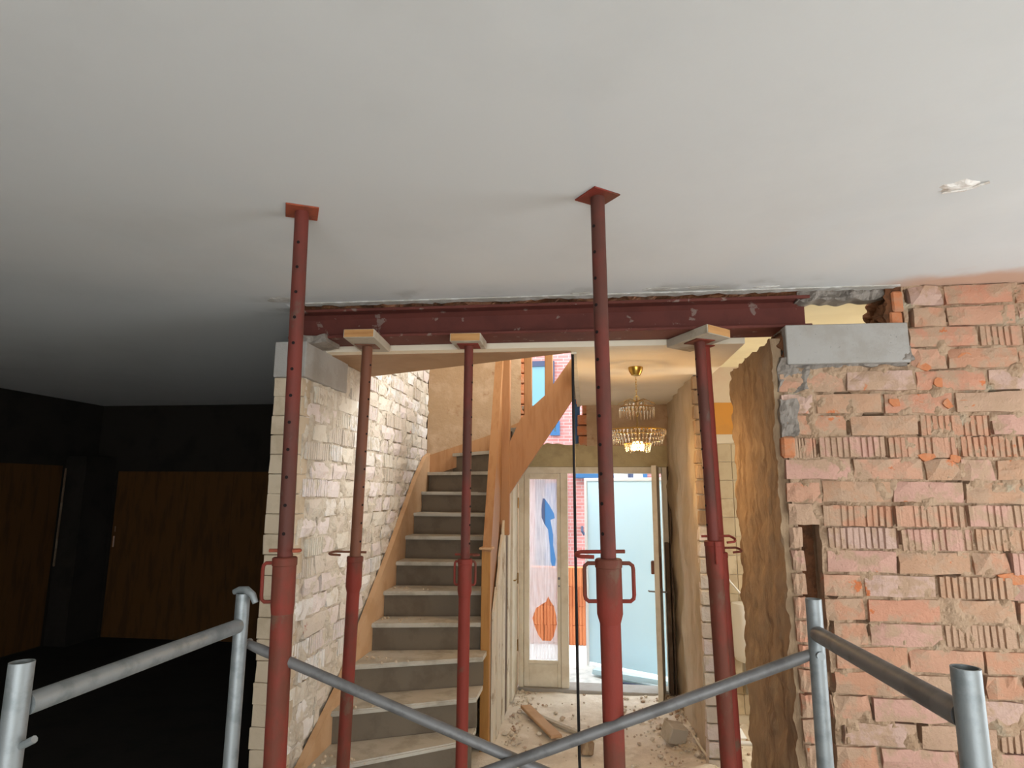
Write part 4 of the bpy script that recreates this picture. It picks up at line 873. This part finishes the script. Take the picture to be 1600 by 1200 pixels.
# ================================================================== outside the street door
bm = new(); box(bm, -9, 6.36, -.4, 9, 14, -.1); struct('ground_yard', bm, M['yard'], label='pale concrete yard outside the street door')
bm = new(); p0, p1 = Vector((-.03, 7.42)), Vector((.86, 6.90)); d = (p1 - p0); ang = math.atan2(d.y, d.x)
wpn = empty('leaning_board', (p0.x, p0.y, -.1), (0, 0, ang)); tag(wpn, 'tall white coated board propped upright in the yard outside the door', 'board')
b_ = new(); box(b_, 0.03, 0, 0.04, d.length, .035, 2.03, .003); obj('sheet', b_, M['whitepanel'], wpn)
b_ = new(); box(b_, -.005, -.012, 0, .03, .045, 2.065, .003); box(b_, .03, -.012, 2.03, d.length, .045, 2.065, .003); obj('edge_frame', b_, M['white'], wpn)
plank('white_board', 'long white board lying at the foot of the tall white board', (.05, 7.02, -.05), (.86, 6.62, -.04), .10, .05, M['whitepanel'], 'board')
plank('dark_batten', 'thin dark batten lying before the lying white board', (.15, 6.80, -.085), (.80, 6.55, -.085), .03, .025, M['slate'], 'batten')
# stacked hollow blocks
T_v = [ribbed_mesh(.282, .234, .14, M['terracotta'], 500 + s, 7, .012, 1.0) for s in range(4)]
r_ = random.Random(6)
cols = ['at the right end', 'in the middle', 'at the left end']; rows = ['bottom row', 'second row up', 'third row up', 'top row']
for i in range(3):
    for j in range(4):
        o = bpy.data.objects.new('terracotta_block', r_.choice(T_v)); COL.objects.link(o); o.location = (-.145 - i * .2865 + r_.uniform(-.0015, .0015), 8.37 + r_.uniform(-.01, .01), .018 + j * .2355)
        tag(o, f'orange ribbed hollow block, {rows[j]}, {cols[i]} of the yard stack', 'block', 'orange hollow blocks stacked in the yard')
# opposite house
hs = empty('brick_house', (0, 11, -.1)); tag(hs, 'pink-red brick house across the yard with blue woodwork', 'house')
inv_h = Matrix.Translation(-Vector(hs.location))
def hp(name, bm, m, parent=None):
    o = obj(name, bm, m)
    if parent: o.parent = parent
    else: o.parent = hs; o.matrix_parent_inverse = inv_h
    return o
b_ = new(); box(b_, -4.5, 11.0, -.1, 2.6, 11.3, 6.2); hp('facade', b_, M['facade'])
def win(x0, x1, z0, z1, fm, n=1, pm=None):
    b = new(); t = .07
    box(b, x0, 10.94, z0, x0 + t, 11.0, z1); box(b, x1 - t, 10.94, z0, x1, 11.0, z1); box(b, x0 + t, 10.94, z1 - t * 1.4, x1 - t, 11.0, z1); box(b, x0 + t, 10.94, z0, x1 - t, 11.0, z0 + t)
    f = hp('window', b, fm); b = new(); box(b, x0 + t, 10.965, z0 + t, x1 - t, 10.99, z1 - t * 1.4); p = hp('pane', b, pm or M['pane']); p.parent = f; p.matrix_parent_inverse = Matrix.Identity(4)
win(-1.13, -.56, 3.12, 4.12, M['slate']); win(-.64, -.47, 2.78, 3.04, M['blue']); win(.40, 1.02, 1.45, 2.22, M['blue'], 1, M['white'])
b_ = new(); box(b_, -.74, 10.93, -.1, -.40, 11.0, 1.95, .004); hp('door', b_, M['blue'])
b_ = new(); box(b_, -.90, 10.92, -.1, -.74, 11.0, 2.0, .004); hp('door_frame', b_, M['slate'])
b_ = new(); box(b_, -.22, 10.65, 2.03, .22, 11.0, 2.13, .01); hp('canopy', b_, M['blue'])
b_ = new(); tube(b_, (.74, 10.93, -.1), (.74, 10.93, 5.5), .045, 12); hp('downpipe', b_, M['slate'])
b_ = new(); lathe(b_, [(.01, 2.02), (.06, 2.04), (.07, 2.10), (.03, 2.16)], (.52, 10.9, 0), 14); hp('wall_lamp', b_, M['white'])
b_ = new(); path(b_, [(-.10, 11.0, 1.20), (-.10, 10.93, 1.20), (-.10, 10.90, 1.14), (-.06, 10.90, 1.08)], .022, 8); hp('tap', b_, M['slate'])
